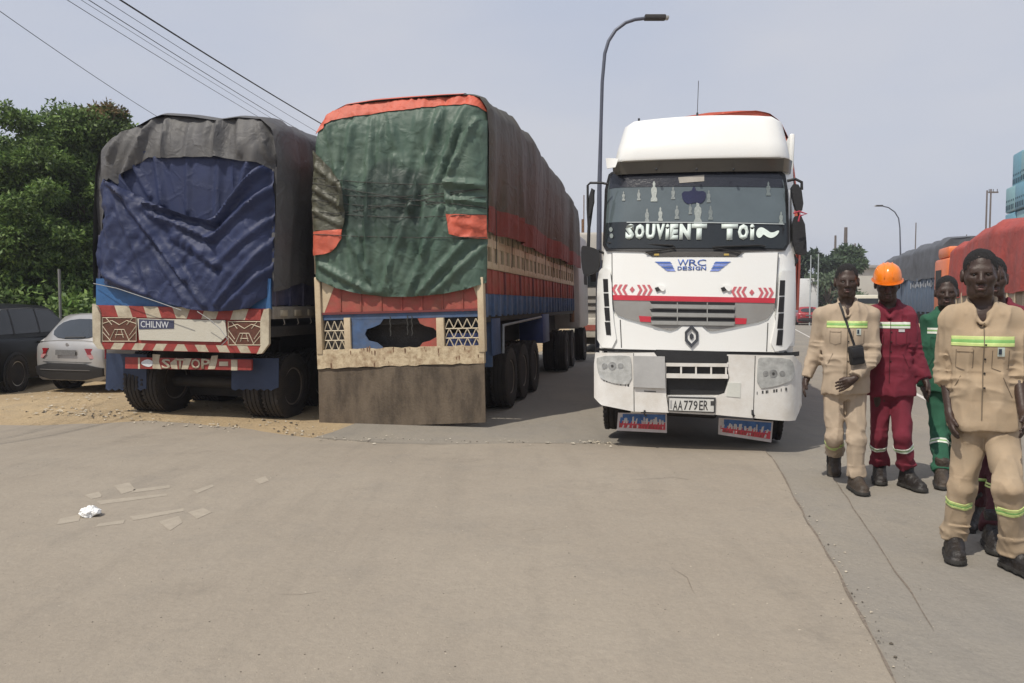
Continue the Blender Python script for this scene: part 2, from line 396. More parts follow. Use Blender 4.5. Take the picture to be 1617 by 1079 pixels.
for L in (sp1, sp2):
    sprinkle(L, 60, 655, 190, 662, 70, .005, .035, .12); sprinkle(L, 200, 662, 370, 678, 60, .004, .028, .1)
    sprinkle(L, 480, 692, 960, 703, 90, .003, .015, .05); sprinkle(L, 930, 700, 975, 704, 50, .005, .03, .06)
    sprinkle(L, 400, 660, 500, 690, 60, .006, .035, .15); sprinkle(L, 1210, 720, 1400, 1050, 120, .003, .012, .05)
    sprinkle(L, 540, 697, 590, 701, 25, .004, .018, .06)
lumps('gravel', sp1, mat('dark_grit', (.10, .085, .065), .9, .5, 8, .2, 60))
lumps('pebbles', sp2, mat('pale_grit', (.42, .37, .29), .9, .3, 8, .2, 60))

# scraps of paper and leaf litter blown against the edge of the concrete
v = []; fq = []
for _ in range(150):
    seg = random.choice([((60, 654), (190, 662)), ((60, 654), (190, 662)), ((200, 664), (380, 680)), ((20, 640), (160, 640)), ((500, 696), (960, 703)), ((0, 620), (170, 632))])
    t = random.random(); p = gp(seg[0][0]+(seg[1][0]-seg[0][0])*t, seg[0][1]+(seg[1][1]-seg[0][1])*t); x, y = p.x+random.gauss(0, .12), p.y+random.gauss(0, .22); z = zmound(x, y)+.022
    s = random.uniform(.01, .035); a = random.random()*6.28; k = len(v)
    for i in range(4):
        q = a+i*1.57+random.uniform(-.3, .3); v.append((x+s*math.cos(q), y+s*math.sin(q)*1.4, z+random.uniform(0, .5)*s))
    fq += [(k, k+1, k+2), (k, k+2, k+3)]
me_o = tag(fpy('litter_scraps', v, fq, mat('scrap_paper', (.46, .42, .34), .8, .5, 3, .1), sm=0), kind='stuff')

# ================================================================== SOFT COVERS
class Crease:
    """folds of a hanging sheet: ridges along line segments"""
    def __init__(s, fr, L): s.L = [(fr.f(a, b), fr.f(c, d), wd, A) for (a, b, c, d, wd, A) in L]
    def __call__(s, x, z):
        h = 0
        for (p, q, wd, A) in s.L:
            dx, dz = q[0]-p[0], q[1]-p[1]; l2 = dx*dx+dz*dz; t = ((x-p[0])*dx+(z-p[1])*dz)/l2
            tc_ = min(max(t, 0), 1); d = math.hypot(x-p[0]-tc_*dx, z-p[1]-tc_*dz); sgn = (x-p[0])*dz-(z-p[1])*dx
            h += A*math.exp(-(d/wd)**2)-.45*A*math.exp(-((d-wd*1.5)/wd)**2)*(1 if sgn > 0 else .3)
        return h
def profile_resample(P, n):
    d = [0]
    for a, b in zip(P, P[1:]): d.append(d[-1]+math.hypot(b[0]-a[0], b[1]-a[1]))
    return [(float(np.interp(t, d, [p[0] for p in P])), float(np.interp(t, d, [p[1] for p in P]))) for t in np.linspace(0, d[-1], n)]
def tarp_shell(name, P, L, fold, m, parent=None, M=None, i0=0, i1=None, n=110, zbotR=None, zbotL=None, ym=lambda t: 1, zref=2.6, top=lambda y: 0, y0=0, ny=150, off=0, bulge=.0):
    Q = profile_resample(P, n); i1 = i1 or n-1; ztop = max(q[1] for q in Q); v = []; V = i1-i0+1
    arr = np.array(Q); tg = np.gradient(arr, axis=0); nr = np.stack([tg[:, 1], -tg[:, 0]], 1); nr /= np.linalg.norm(nr, axis=1)[:, None]+1e-9
    cen = np.array([0, 2.8]); nr *= np.sign(((arr-cen)*nr).sum(1))[:, None]
    ysn = np.concatenate([np.linspace(0, .5, 12)[:-1], np.linspace(.5, L, ny)])
    for y in ysn:
        sh = .05*max(0, 1-y/.25)**2
        for i in range(i0, i1+1):
            x, z = Q[i]; a, b = nr[i]
            h = fold(y, i/n, z)+off-sh
            zb = zbotR if x > 0 else zbotL
            if zb is not None and z < zref:
                z0 = Q[-1][1] if x > 0 else Q[0][1]; z = zref-(zref-z)*(zref-zb(y))/(zref-z0)
            zz = z+top(y)*max(0, (z-zref)/(ztop-zref))
            v.append((x+a*h, y0+y, zz+b*h))
    f = [(j*V+i, j*V+i+1, (j+1)*V+i+1, (j+1)*V+i) for j in range(len(ysn)-1) for i in range(V-1)]
    return fpy(name, v, f, m, parent, M, 0 or 60)
def tarpmat(name, c, c2=None, rough=.5, dust=.3, dustcol='#6f6657', cr=.35):
    m = mat(name, c, rough, .22, 2.2, .0, dust=dust, dustcol=dustcol, dscale=1.6, spec=.45)
    n = m.node_tree; N = n.nodes; L = n.links; tcx = N.new('ShaderNodeTexCoord')
    a = N.new('ShaderNodeTexNoise'); a.inputs['Scale'].default_value = 3; a.inputs['Detail'].default_value = 7; a.inputs['Distortion'].default_value = 1.2; L.new(tcx.outputs['Object'], a.inputs['Vector'])
    e = N.new('ShaderNodeTexNoise'); e.inputs['Scale'].default_value = 60; e.inputs['Detail'].default_value = 3; L.new(tcx.outputs['Object'], e.inputs['Vector'])
    b1 = N.new('ShaderNodeBump'); b1.inputs['Strength'].default_value = cr; b1.inputs['Distance'].default_value = .08; L.new(a.outputs['Fac'], b1.inputs['Height'])
    b2 = N.new('ShaderNodeBump'); b2.inputs['Strength'].default_value = .15; b2.inputs['Distance'].default_value = .01; L.new(e.outputs['Fac'], b2.inputs['Height'])
    vo = N.new('ShaderNodeTexVoronoi'); vo.feature = 'DISTANCE_TO_EDGE'; vo.inputs['Scale'].default_value = 3.2
    vm = N.new('ShaderNodeMixRGB'); vm.inputs[0].default_value = .22; L.new(tcx.outputs['Object'], vm.inputs[1]); L.new(a.outputs['Color'], vm.inputs[2]); L.new(vm.outputs[0], vo.inputs['Vector'])
    vr = N.new('ShaderNodeMapRange'); vr.inputs[2].default_value = .09; L.new(vo.outputs['Distance'], vr.inputs[0])
    b3 = N.new('ShaderNodeBump'); b3.inputs['Strength'].default_value = .35; b3.inputs['Distance'].default_value = .012; b3.invert = True; L.new(vr.outputs[0], b3.inputs['Height']); L.new(b1.outputs[0], b3.inputs['Normal'])
    L.new(b3.outputs[0], b2.inputs['Normal']); L.new(b2.outputs[0], N['Principled BSDF'].inputs['Normal'])
    return m
# ================================================================== MIDDLE LORRY (green cover)
M_CREAM = mat('cream_paint', (.62, .52, .36), .6, .12, 5, .2, 30, dust=.55, dustcol='#7d5c3a', dscale=5)
M_REDP = mat('red_paint', (.34, .055, .045), .65, .3, 6, .15, 30, dust=.7, dustcol='#80604c', dscale=4)
M_BLUEP = mat('blue_paint', (.045, .10, .22), .65, .3, 6, .15, 30, dust=.65, dustcol='#5c5c5a', dscale=4)
M_BOARD = mat('old_plywood', (.085, .062, .042), .8, .6, 2.2, .35, 30, dust=.7, dustcol='#6a5f50', dscale=2.2, streak=(2.2, 2, .8))
M_RUST = mat('rusty_steel', (.16, .09, .05), .8, .4, 9, .4, 40)
M_ROPE = mat('rope', (.05, .05, .045), .8, .2, 40, .3, 90)
M_GREEN = tarpmat('green_tarpaulin', (.040, .080, .060), rough=.55, dust=.5, dustcol='#6f8070', cr=.2)
M_ORANGE = tarpmat('orange_red_tarpaulin', (.52, .09, .05), rough=.6, dust=.4, dustcol='#c07a66')
M_BROWNT = tarpmat('brown_green_tarpaulin', (.058, .056, .040), rough=.6, dust=.4, dustcol='#675a4a')
M_REDT = tarpmat('dark_red_tarpaulin', (.18, .033, .025), rough=.6, dust=.4, dustcol='#6e4a3c')
def truck_wheels(p, fr, xs_, ys_, R=.5, rollz=0, dual=True, rm=None):
    for y in ys_:
        for s in (-1, 1):
            zz = R-.0
            wheel(p, s*xs_, y, zz, R, .27, s, 'truck', rm)
            if dual: wheel(p, s*(xs_-.31), y, zz, R, .27, -s, 'truck', rm)

TM = Frame(636, 10.65, 11.6, -1.5)
hx0, _ = TM.f(505, 600); hx1, _ = TM.f(767, 600)
mid = thing('cargo_truck', TM.M, 'old truck with cream rear frame, lattice panels and bare board below the green tarpaulin', 'truck', 'loaded trucks parked in a row')
# rear board hanging to the road
zg0 = TM.f(636, 667)[1]; zb = TM.f(636, 579)[1]
bo = [(hx0, TM.f(507, 669)[1]), ((hx0+hx1)/2, TM.f(636, 671)[1]), (hx1, TM.f(767, 666)[1]), (hx1, TM.f(767, 573)[1]), (hx0, TM.f(507, 583)[1])]
def warp(a, b, o): return (a, -o+.02*float(vn(a*1.5, b*1.5, 3))-.05*max(0, 1-b), b)
panel('tail_board', bo, warp, M_BOARD, mid, .03, .03, .08)
zk0 = TM.f(767, 573)[1]; zk1 = TM.f(767, 545)[1]
pl = [(hx0, TM.f(507, 582)[1]), (hx1, zk0), (hx1, zk1), (hx0, TM.f(507, 553)[1])]
M_CREAMR = mat('chipped_cream_paint', (.66, .56, .38), .6, .12, 9, .4, 25, dust=.85, dustcol='#6e4a2c', dscale=11)
panel('bumper_plank', pl, lambda a, b, o: (a, -o, b+.012*float(vn(a*9, 0, 2))), M_CREAMR, mid, .06, .10, .06)
rr_ = random.Random(4)
for k in range(26):
    px = rr_.uniform(515, 760); py = rr_.choice((rr_.uniform(552, 560), rr_.uniform(566, 580)))-(px-505)*.03; (a_, z_) = TM.f(px, py); s = rr_.uniform(.008, .028)
    panel('rust_spot', smooth_poly([(a_-s*.5, z_+s*1.3), (a_+s*.5, z_+s), (a_+s*.35, z_-s), (a_-s*.1, z_-s*rr_.uniform(1.5, 3)), (a_-s*.4, z_-s)], 1), FLAT, M_RUST, mid, .0615, .002, .5)
for x0, x1 in ((505, 513), (759, 768)):
    a0 = TM.f(x0, 580)[0]; a1 = TM.f(x1, 580)[0]; zt = TM.f((x0+x1)/2, 438)[1]
    box('corner_post', (a0-.003, -.075, zb+.20), (a1+.003, .06, zt), M_CREAM, mid)
for x0, x1 in ((546, 556), (691, 703)):
    a0 = TM.f(x0, 530)[0]; a1 = TM.f(x1, 530)[0]
    box('upright', (a0, -.058, TM.f(x0, 556)[1]), (a1, .02, TM.f(x0, 502)[1]), M_CREAM, mid)
R_ = TM.F
panel('red_panel', R_([(513, 494), (761, 487), (745, 440), (530, 440)]), FLAT, M_REDP, mid, .03, .03, .3)
for k in range(7):
    x = 540+k*32; (a, z0) = TM.f(x, 492); (_, z1) = TM.f(x, 455); box('panel_rib', (a-.012, -.045, z0), (a+.012, -.02, z1+.1), M_REDP, mid, .003)
for q in ([(510, 494), (514, 494), (534, 440), (510, 440)], [(764, 487), (760, 487), (744, 440), (764, 440)]):
    panel('corner_plate', R_(q), FLAT, M_CREAM, mid, .034, .02, .3)
panel('blue_band', R_([(511, 506), (763, 500), (763, 490), (511, 497)]), FLAT, M_BLUEP, mid, .022, .02, .4)
panel('rear_rail', R_([(511, 497.5), (763, 490.5), (763, 487), (511, 494)]), FLAT, mat('maroon', (.14, .03, .03), .6), mid, .05, .03, .4)
# centre hatch with the stepped dark opening
ext = lambda P: P
holeT = [(556, 506), (600, 505), (601, 508), (590, 514), (578, 515), (578, 535), (592, 538), (604, 548), (604, 553), (556, 553)]
panel('hatch_plate', R_([(556, 505), (606, 504), (601, 512), (590, 517), (580, 520), (577, 528), (583, 538), (596, 541), (605, 548), (606, 553), (556, 554)]), FLAT, M_BLUEP, mid, .02, .02, .2)
panel('hatch_plate', R_([(691, 502), (660, 503), (664, 511), (672, 515), (685, 518), (691, 524), (690, 532), (680, 538), (668, 541), (662, 550), (663, 552), (691, 551)]), FLAT, M_REDP, mid, .02, .02, .2)
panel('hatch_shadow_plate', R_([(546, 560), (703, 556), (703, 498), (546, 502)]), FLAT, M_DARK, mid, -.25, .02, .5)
for (x, y) in ((618, 500), (645, 498), (652, 499)):
    (a, z) = TM.f(x, y); pts = [(a+.008*math.sin(k*2.1), -.05, z-.035*k) for k in range(9)]; tube('chain', pts, .008, M_ROPE, mid, 5)
# lattice panels
M_LAT = mat('lattice_cream', (.60, .53, .40), .6, .1, 20, .1, dust=.3, dscale=12)
for (x0, x1, back) in ((514, 545, M_DARK), (704, 759, mat('deep_blue_paint', (.02, .035, .12), .6))):
    (a0, zA) = TM.f(x0, 552); (a1, zB) = TM.f(x1, 507 if x0 < 600 else 503); zA = TM.f((x0+x1)/2, 553 if x0 < 600 else 549)[1]
    h2 = (zB-zA)/2
    panel('lattice_backing', rect(a0, zA, a1, zB-h2) if x0 > 600 else rect(a0, zA, a1, zB), FLAT, back, mid, -.02, .02, .4)
    bars = []
    n = 4 if x0 > 600 else 3; st = (a1-a0)/n
    for r in range(3):
        z0 = zA+r*(zB-zA)/3; z1 = z0+(zB-zA)/3
        bars.append(((a0, z0), (a1, z0)))
        for k in range(n):
            bars += [((a0+k*st, z0), (a0+(k+.5)*st, z1)), ((a0+(k+.5)*st, z1), (a0+(k+1)*st, z0))]
    for (p, q) in bars: tube('lattice_bar', [(p[0], -.012, p[1]), (q[0], -.012, q[1])], .008, M_LAT, mid, 4)
# body behind: floor, side skins, ribs, slatted sides
LM = 10.6; HW = max(abs(hx0), abs(hx1)); XR = hx1; XL = hx0
box('load_floor', (XL+.02, .06, 1.45), (XR-.02, LM, 1.60), M_DARK, mid)
box('chassis_beam', (-.62, .3, .95), (-.48, LM+1.5, 1.44), M_DARK, mid); box('chassis_beam', (.48, .3, .95), (.62, LM+1.5, 1.44), M_DARK, mid)
for y in (2.0, 3.15, 4.3): tube('axle', [(-1, y, .52), (1, y, .52)], .09, M_DARK, mid, 10)
for s, X in ((1, XR), (-1, XL)):
    box('blue_side_rail', (X-s*.02-.015, .07, 1.55), (X-s*.02+.015, LM, 1.86), M_BLUEP, mid)
    box('red_side_rail', (X-s*.02-.02, .07, 1.863), (X-s*.02+.02, LM, 2.22), M_REDP, mid)
    ncol = 24 if s > 0 else 8
    for k in range(ncol+1):
        y = .10+k*(LM-.25)/ncol
        box('side_rib', (X-.035, y-.03, 1.53), (X+.035, y+.03, 1.86), M_BLUEP if k % 2 else mat('faded_blue_paint', (.09, .13, .22), .6, .2), mid, .004)
        box('side_rib', (X-.03, y-.025, 1.866), (X+.03, y+.025, 2.215), M_REDP if k % 3 else mat('maroon', 0), mid, .004)
        box('side_stake', (X-.045, y-.05, 2.223), (X+.025, y+.05, 3.12), M_CREAM, mid, .004)
    for (z0, z1) in ((2.225, 2.33), (2.54, 2.66), (2.86, 2.93), (3.04, 3.1)):
        box('side_slat', (X-.035, .07, z0), (X+.02, LM, z1), M_CREAM, mid, .004)
    for k in range(ncol):
        y = .10+(k+.5)*(LM-.25)/ncol; box('slat_block', (X-.02, y-.11, 2.335), (X+.012, y-.02, 2.535), M_CREAM, mid, .004); box('slat_block', (X-.02, y-.06, 2.665), (X+.012, y+.05, 2.855), M_CREAM, mid, .004)
    box('inner_lining', (X-s*.10-.015, .07, 2.23), (X-s*.10+.015, LM, 3.1), mat('dark_lining', (.06, .045, .035), .8, .3), mid, 0)
# mudguard + frame at the right rear
box('mudguard', (XR-.42, .55, .78), (XR-.03, .60, 1.52), M_BLUEP, mid)
box('mudguard_side', (XR-.03, .5, .95), (XR, 1.05, 1.50), mat('guard_blue', (.04, .07, .15), .6, .2), mid)
tube('guard_frame', [(XR+.02, 1.1, .95), (XR+.02, 1.15, 1.38), (XR+.02, 4.8, 1.45)], .022, mat('grey_pipe', (.22, .23, .24), .5, .2), mid, 6)
box('tool_locker', (XR-.5, 5.1, .9), (XR, 6.0, 1.50), mat('locker_blue', (.02, .04, .16), .5, .2), mid)
truck_wheels(mid, TM, XR-.17, (2.0, 3.15, 4.3), .5)
# tractor unit in front of the load
cabx = XR+.12
truck_wheels(mid, TM, XR-.12, (8.9, 9.0+1.15), .5, rm=M_RIM)
wheel(mid, XR-.05, LM+1.9, .5, .5, .3, 1); wheel(mid, XL+.05, LM+1.9, .5, .5, .3, -1)
M_CABW = mat('dusty_cab_white', (.55, .55, .53), .45, .12, 6, .1, 30, dust=.35)
cb = box('cab', (XL-.02, LM+.6, 1.0), (cabx, LM+2.9, 3.75), M_CABW, mid, .12)
box('cab_side_window', (cabx-.005, LM+1.7, 2.3), (cabx+.006, LM+2.6, 3.0), M_DARK, mid, 0)
tube('exhaust_stack', [(XR-.1, LM+.35, 1.2), (XR-.1, LM+.35, 4.3)], .07, M_RUST, mid, 10)
box('cab_mirror', (cabx+.12, LM+2.5, 2.4), (cabx+.3, LM+2.56, 3.1), M_DARK, mid, .02)
tube('mirror_arm', [(cabx, LM+2.5, 3.1), (cabx+.2, LM+2.53, 3.1)], .015, M_DARK, mid, 6)

# --- covers on the middle lorry
sil = [(500, 446), (499, 380), (500, 300), (503, 235), (509, 200), (520, 180), (545, 167), (590, 160), (640, 156), (700, 152), (742, 150), (757, 154), (768, 170), (772, 210), (772, 300), (771, 380)]
PM = TM.F(sil); PM[-1] = (PM[-1][0], 2.72)
zgR = lambda y: float(np.interp(y, [0, 1.5, 3.0, 4.6, 5.6, 7, 10.6], [2.70, 2.80, 2.98, 3.05, 2.80, 2.66, 2.50]))
def foldM(y, t, z):
    s = abs(t-.5)*2; drop = max(0, s-.35)/.65
    a = float(vn(y*1.5+t*1.2, t*2.0, 1)); b = float(vn(y*4.3+t*3, t*1.7, 5)); c = float(vn(y*9+2*t, t*3, 9))
    return (.10*a+.05*b+.02*c)*(.35+.65*drop)*min(1, .2+y)+.05
topM = lambda y: float(np.interp(y, [0, 1, 2.5, 4, 6, 8, 10.6], [0, .05, .25, .22, .12, .05, -.12]))
gt = tarp_shell('side_tarpaulin', PM, LM+.3, foldM, M_BROWNT, None, TM.M, i1=103, zbotR=zgR, top=topM, n=110)
tag(gt, 'brown green tarpaulin with dark red hem over the load of the middle truck', 'tarpaulin')
tarp_shell('hem', PM, LM+.3, foldM, M_REDT, gt, None, i0=103, i1=109, zbotR=zgR, top=topM, n=110, off=.004)
tarp_shell('rear_border', PM, .55, foldM, M_ORANGE, gt, None, i0=28, i1=74, top=topM, n=110, off=.012, ny=8)
gt2 = None
CM = Crease(TM, [(560, 200, 548, 330, .05, .05), (590, 190, 585, 440, .05, .035), (615, 180, 640, 260, .05, .03), (700, 175, 655, 330, .07, .06), (735, 170, 690, 300, .05, .05), (755, 190, 715, 275, .04, .05),
    (655, 330, 610, 460, .06, .05), (700, 330, 650, 462, .05, .045), (740, 380, 665, 464, .05, .05), (765, 390, 690, 462, .05, .045), (560, 380, 600, 462, .05, .04), (512, 420, 590, 462, .05, .05),
    (520, 200, 540, 290, .04, .04), (625, 250, 620, 440, .04, .025), (575, 300, 575, 450, .035, .03), (680, 250, 672, 400, .05, .03), (640, 400, 618, 464, .03, .03), (605, 210, 600, 300, .03, .02)])
topz = max(p[1] for p in PM)
def capM(a, b, o):
    edge = max(0, (b-(topz-.55))/.55); ex = max(0, (abs(a)-(HW-.18))/.22)
    y = -.10+.16*edge**2.2+.10*min(ex, 1.3)**2-.09*math.exp(-((b-2.9)/.8)**2)*(1-min(1, abs(a)/HW)**2)
    h = CM(a, b)*1.2+.020*(1-2*abs(float(vn(a*6+.6*b, b*1.3, 2))))+.018*(1-2*abs(float(vn(a*11-.8*b, b*1.6, 8))))+.008*(1-2*abs(float(vn(a*19+b*8, b*9, 12))))+.006*float(vn(a*26, b*20, 4))
    return (a, y-h-o, b)
capo = [(503, 441), (500, 400), (500, 300), (503, 235), (509, 202), (520, 182), (545, 169), (590, 162), (640, 158), (700, 153), (742, 151.5), (756, 156), (766, 171), (770, 210), (770, 300), (770, 380), (769, 447), (740, 457), (700, 465), (655, 469), (612, 469), (570, 464), (535, 455)]
gr = panel('green_tarpaulin', TM.F(capo), capM, M_GREEN, None, 0, .006, .035, TM.M, 70)
def wetmap(o, fn):
    me = o.data; at_ = me.attributes.new('wet', 'FLOAT', 'POINT'); at_.data.foreach_set('value', [fn(v.co.x, v.co.z) for v in me.vertices])
def wetmat(m, k=.5):
    N = m.node_tree.nodes; L = m.node_tree.links; b = N['Principled BSDF']; src = b.inputs['Base Color'].links[0].from_socket
    at_ = N.new('ShaderNodeAttribute'); at_.attribute_name = 'wet'; mm = N.new('ShaderNodeMixRGB'); mm.blend_type = 'MULTIPLY'; mm.inputs[2].default_value = (k, k*1.05, k*1.1, 1)
    L.new(at_.outputs['Fac'], mm.inputs[0]); L.new(src, mm.inputs[1]); L.new(mm.outputs[0], b.inputs['Base Color'])
wetmat(M_GREEN, .40)
def wetg(a, b):
    top = 3.78+.30*float(vn(a*2.2, 1.5))+.16*float(vn(a*8, 4.5)); s = min(1, max(0, (top-b)/.10)); e = min(1, max(0, (.72-abs(a+.12+.12*float(vn(b*3, 2))))/.2)); l = min(1, max(0, (b-2.45)/.5))
    return s*e*l
wetmap(gr, wetg)
tag(gr, 'green tarpaulin roped over the rear of the middle truck', 'tarpaulin')
panel('border_strip', TM.F([(504, 215), (510, 198), (521, 180), (545, 167), (590, 160), (640, 156), (700, 151.5), (742, 150), (757, 154.5), (768, 170), (768, 176), (755, 169), (735, 166), (690, 168), (650, 174), (610, 178), (560, 186), (528, 193), (512, 207)]), capM, M_ORANGE, gr, .016, .006, .035, None, 70)
CF = Crease(TM, [(505, 265, 545, 300, .04, .05), (503, 300, 548, 330, .04, .05), (503, 335, 545, 358, .035, .04)])
capF = lambda a, b, o: (a, capM(a, b, o)[1]-CF(a, b), b)
panel('wrapped_flap', TM.F([(500, 240), (516, 255), (535, 275), (552, 300), (554, 350), (549, 366), (501, 366)]), capF, tarpmat('olive_tarpaulin', (.055, .06, .04), rough=.5, dust=.35), gr, .05, .006, .035, None, 70)
panel('orange_end', TM.F([(501, 368), (549, 364), (548, 378), (540, 392), (531, 400), (520, 403), (501, 405)]), capF, M_ORANGE, gr, .055, .006, .035, None, 70)
CF2 = Crease(TM, [(708, 292, 770, 296, .05, .07), (712, 318, 770, 322, .035, .05), (720, 352, 765, 362, .03, .02)])
capF2 = lambda a, b, o: (a, capM(a, b, o)[1]-CF2(a, b), b)
panel('wrapped_flap', TM.F([(730, 215), (758, 195), (770, 190), (770, 340), (712, 341), (708, 320), (706, 290), (715, 270)]), capF2, M_GREEN, gr, .05, .006, .035, None, 70)
panel('orange_end', TM.F([(711, 341), (770, 341), (771, 378), (735, 377), (716, 372)]), capF2, M_ORANGE, gr, .055, .006, .035, None, 70)
for i, (ya, yb, sag) in enumerate(((284, 292, 6), (307, 300, 10), (318, 312, 14), (336, 340, 8), (372, 376, 3), (292, 330, 4), (345, 300, 3))):
    pts = []
    for k in range(25):
        t = k/24; a, b = TM.f(501+269*t, ya+(yb-ya)*t+sag*math.sin(math.pi*t)); q = capM(a, b, .02+.045*(1 if t < .18 or t > .8 else 0)); pts.append(q)
    tube('rope', pts, .0055, M_ROPE, gr, 4)
# red ropes along the side hem
for k in range(9):
    y = .5+k*1.15; tube('rope', [(XR+.10, y, 3.3), (XR+.08, y+.1, 2.75), (XR+.05, y+.15, 2.3)], .006, M_ROPE, gt, 4)

# ================================================================== LEFT LORRY (blue cover)
TB_ = Frame(289, 10.8, 11.6, 1.2)
lx0 = TB_.f(150, 520)[0]; lx1 = TB_.f(427, 520)[0]
blu = thing('cargo_truck', TB_.M, 'truck with red and white striped tail panel and STOP bar under a blue tarpaulin', 'truck', 'loaded trucks parked in a row')
M_CR2 = mat('weathered_cream', (.55, .50, .38), .6, .12, 6, .25, 30, dust=.6, dustcol='#6a5138', dscale=5)
M_RED2 = mat('weathered_red', (.30, .035, .03), .6, .25, 8, .2, 30, dust=.35, dustcol='#5a3a2a', dscale=6)
M_BL2 = mat('truck_blue', (.03, .12, .30), .5, .25, 4, .15, 30, dust=.3, dustcol='#3a4a5a', dscale=3)
B = TB_.F
panel('backing_plate', B([(150, 482), (424, 488), (424, 545), (412, 559), (165, 552), (150, 540)]), FLAT, M_RED2, blu, .0, .05, .5)
panel('rear_wall', B([(150, 440), (426, 440), (426, 489), (150, 483)]), FLAT, M_BL2, blu, -.02, .04, .5)
# stripes, each its own plate
def stripes(yt0, yt1, yb0, yb1, xa, xb, n, slant):
    st = (xb-xa)/n
    for k in range(n):
        x0, x1 = xa+k*st, xa+(k+1)*st; t0, t1 = (x0-xa)/(xb-xa), (x1-xa)/(xb-xa)
        s = slant if x0 < (xa+xb)/2 else -slant
        sl = s if k else 0; sr = s if k < n-1 else 0
        if x0 < (xa+xb)/2 <= x1: sr = -slant
        q = [(x0-sl, yt0+(yt1-yt0)*t0), (x1-sr, yt0+(yt1-yt0)*t1), (x1+sr, yb0+(yb1-yb0)*t1), (x0+sl, yb0+(yb1-yb0)*t0)]
        panel('stripe', B(q), FLAT, M_RED2 if k % 2 == 0 else M_CR2, blu, .03, .03, 1)
stripes(482, 489, 500, 506, 163, 414, 11, 3)
stripes(541, 547, 551, 558, 163, 412, 15, -3)
panel('edge_frame', B([(149, 480), (156, 484), (162, 497), (162, 540), (168, 552), (158, 551), (150, 540)]), FLAT, M_CR2, blu, .045, .05, .5)
panel('edge_frame', B([(427, 487), (419, 489), (414, 505), (414, 546), (408, 559), (416, 558), (427, 543)]), FLAT, M_CR2, blu, .045, .05, .5)
panel('white_plate', B([(219, 503), (357, 506), (360, 530), (350, 540), (222, 537)]), FLAT, mat('plate_white', (.58, .56, .48), .6, .12, 4, .2, dust=.35, dustcol='#7a6a50', dscale=4), blu, .03, .02, .6)
panel('name_plate', B([(222, 504), (277, 506), (277, 519), (222, 520)]), FLAT, mat('dark_plate', (.05, .055, .10), .5), blu, .036, .006, .5)
M_WHT = mat('white_lettering', (.62, .64, .66), .5, .08, 30, 0)
text('lettering', 'CHILNW', TB_.f(247, 512.5), .095, FLAT, M_WHT, blu, .041, .004, 0, TB_.f(269, 512)[0]-TB_.f(225, 512)[0])
M_MOT = mat('motif_back', (.10, .035, .02), .7, .3, 20)
for (xa, xb, ya) in ((164, 217, 502), (362, 413, 508)):
    yb_ = ya+37
    panel('motif_panel', B([(xa, ya), (xb, ya), (xb, yb_), (xa, yb_)]), FLAT, M_MOT, blu, .022, .02, 1)
    def L(u0, v0, u1, v1, r=.006):
        p = TB_.f(xa+(xb-xa)*u0, ya+37*v0); q = TB_.f(xa+(xb-xa)*u1, ya+37*v1)
        tube('motif_line', [(p[0], -.026, p[1]), (q[0], -.026, q[1])], r, M_LAT, blu, 4)
    for a_ in ((0, 0, 1, 0), (1, 0, 1, 1), (1, 1, 0, 1), (0, 1, 0, 0), (0, .25, .28, .12), (.28, .12, .5, .3), (.5, .3, .72, .12), (.72, .12, 1, .25), (.36, .5, .64, .5), (.36, .5, .2, 1), (.64, .5, .8, 1),
               (.45, .5, .38, .85), (.55, .5, .62, .85), (.38, .72, .62, .72), (0, .6, .25, 1), (1, .6, .75, 1), (0, .35, .2, .75), (1, .35, .8, .75), (.1, 0, .28, .3), (.9, 0, .72, .3)): L(*a_)
# STOP bar
panel('stop_bar', B([(190, 565), (391, 569), (391, 586), (190, 583)]), FLAT, M_RED2, blu, -.10, .04, .6)
FS = lambda a, b, o: (a, .10-o, b)
for q in ([(211, 565.5), (214, 565.5), (214, 583.5), (211, 583.5)], [(234, 560), (246, 561), (244, 572), (248, 584), (234, 583)], [(262, 574), (272, 566), (274, 584), (264, 583)], [(284, 567), (296, 567), (290, 584), (280, 584)], [(328, 563), (338, 562), (336, 574), (333, 584), (322, 584)], [(340, 572), (354, 572), (354, 579), (340, 579)], [(359, 569), (369, 569), (369, 586), (359, 586)]):
    panel('cream_shape', B(q), FS, M_CR2, blu, .006, .005, 1)
panel('white_arrow', smooth_poly(B([(214, 574), (224, 568), (233, 570), (236, 575), (230, 581), (221, 579)]), 1), FS, M_WHT, blu, .006, .005, 1)
for s_, x in (('S', 256), ('T', 278), ('O', 303), ('P', 319)):
    text('letter', s_, TB_.f(x, 575.5), .15, FS, M_CR2 if s_ in 'OSP' else M_CR2, blu, .012, .004, .02, .15 if s_ != 'T' else .17)
# flaps
M_FLAP = mat('blue_flap', (.018, .035, .085), .6, .35, 3, .2, 20, dust=.4, dustcol='#30363e', dscale=3)
def flap(q, y):
    fy = Frame.__new__(Frame); P = TB_.F(q, y)
    panel('mud_flap', P, lambda a, b, o: (a, y-o+.03*math.sin(a*9)*max(0, 1-b), b), M_FLAP, blu, 0, .012, .1)
fr_ = [(366+74*t, 617-4*(k % 2)) for k, t in enumerate(np.linspace(0, 1, 12))]
flap([(168, 558), (232, 560), (232, 614)]+[(232-64*t, 617-3*(k % 2)) for k, t in enumerate(np.linspace(0, 1, 14))][1:], .35)
flap([(366, 566), (440, 566), (440, 612)]+[(440-74*t, 617-3*(k % 2)) for k, t in enumerate(np.linspace(0, 1, 14))][1:], .30)
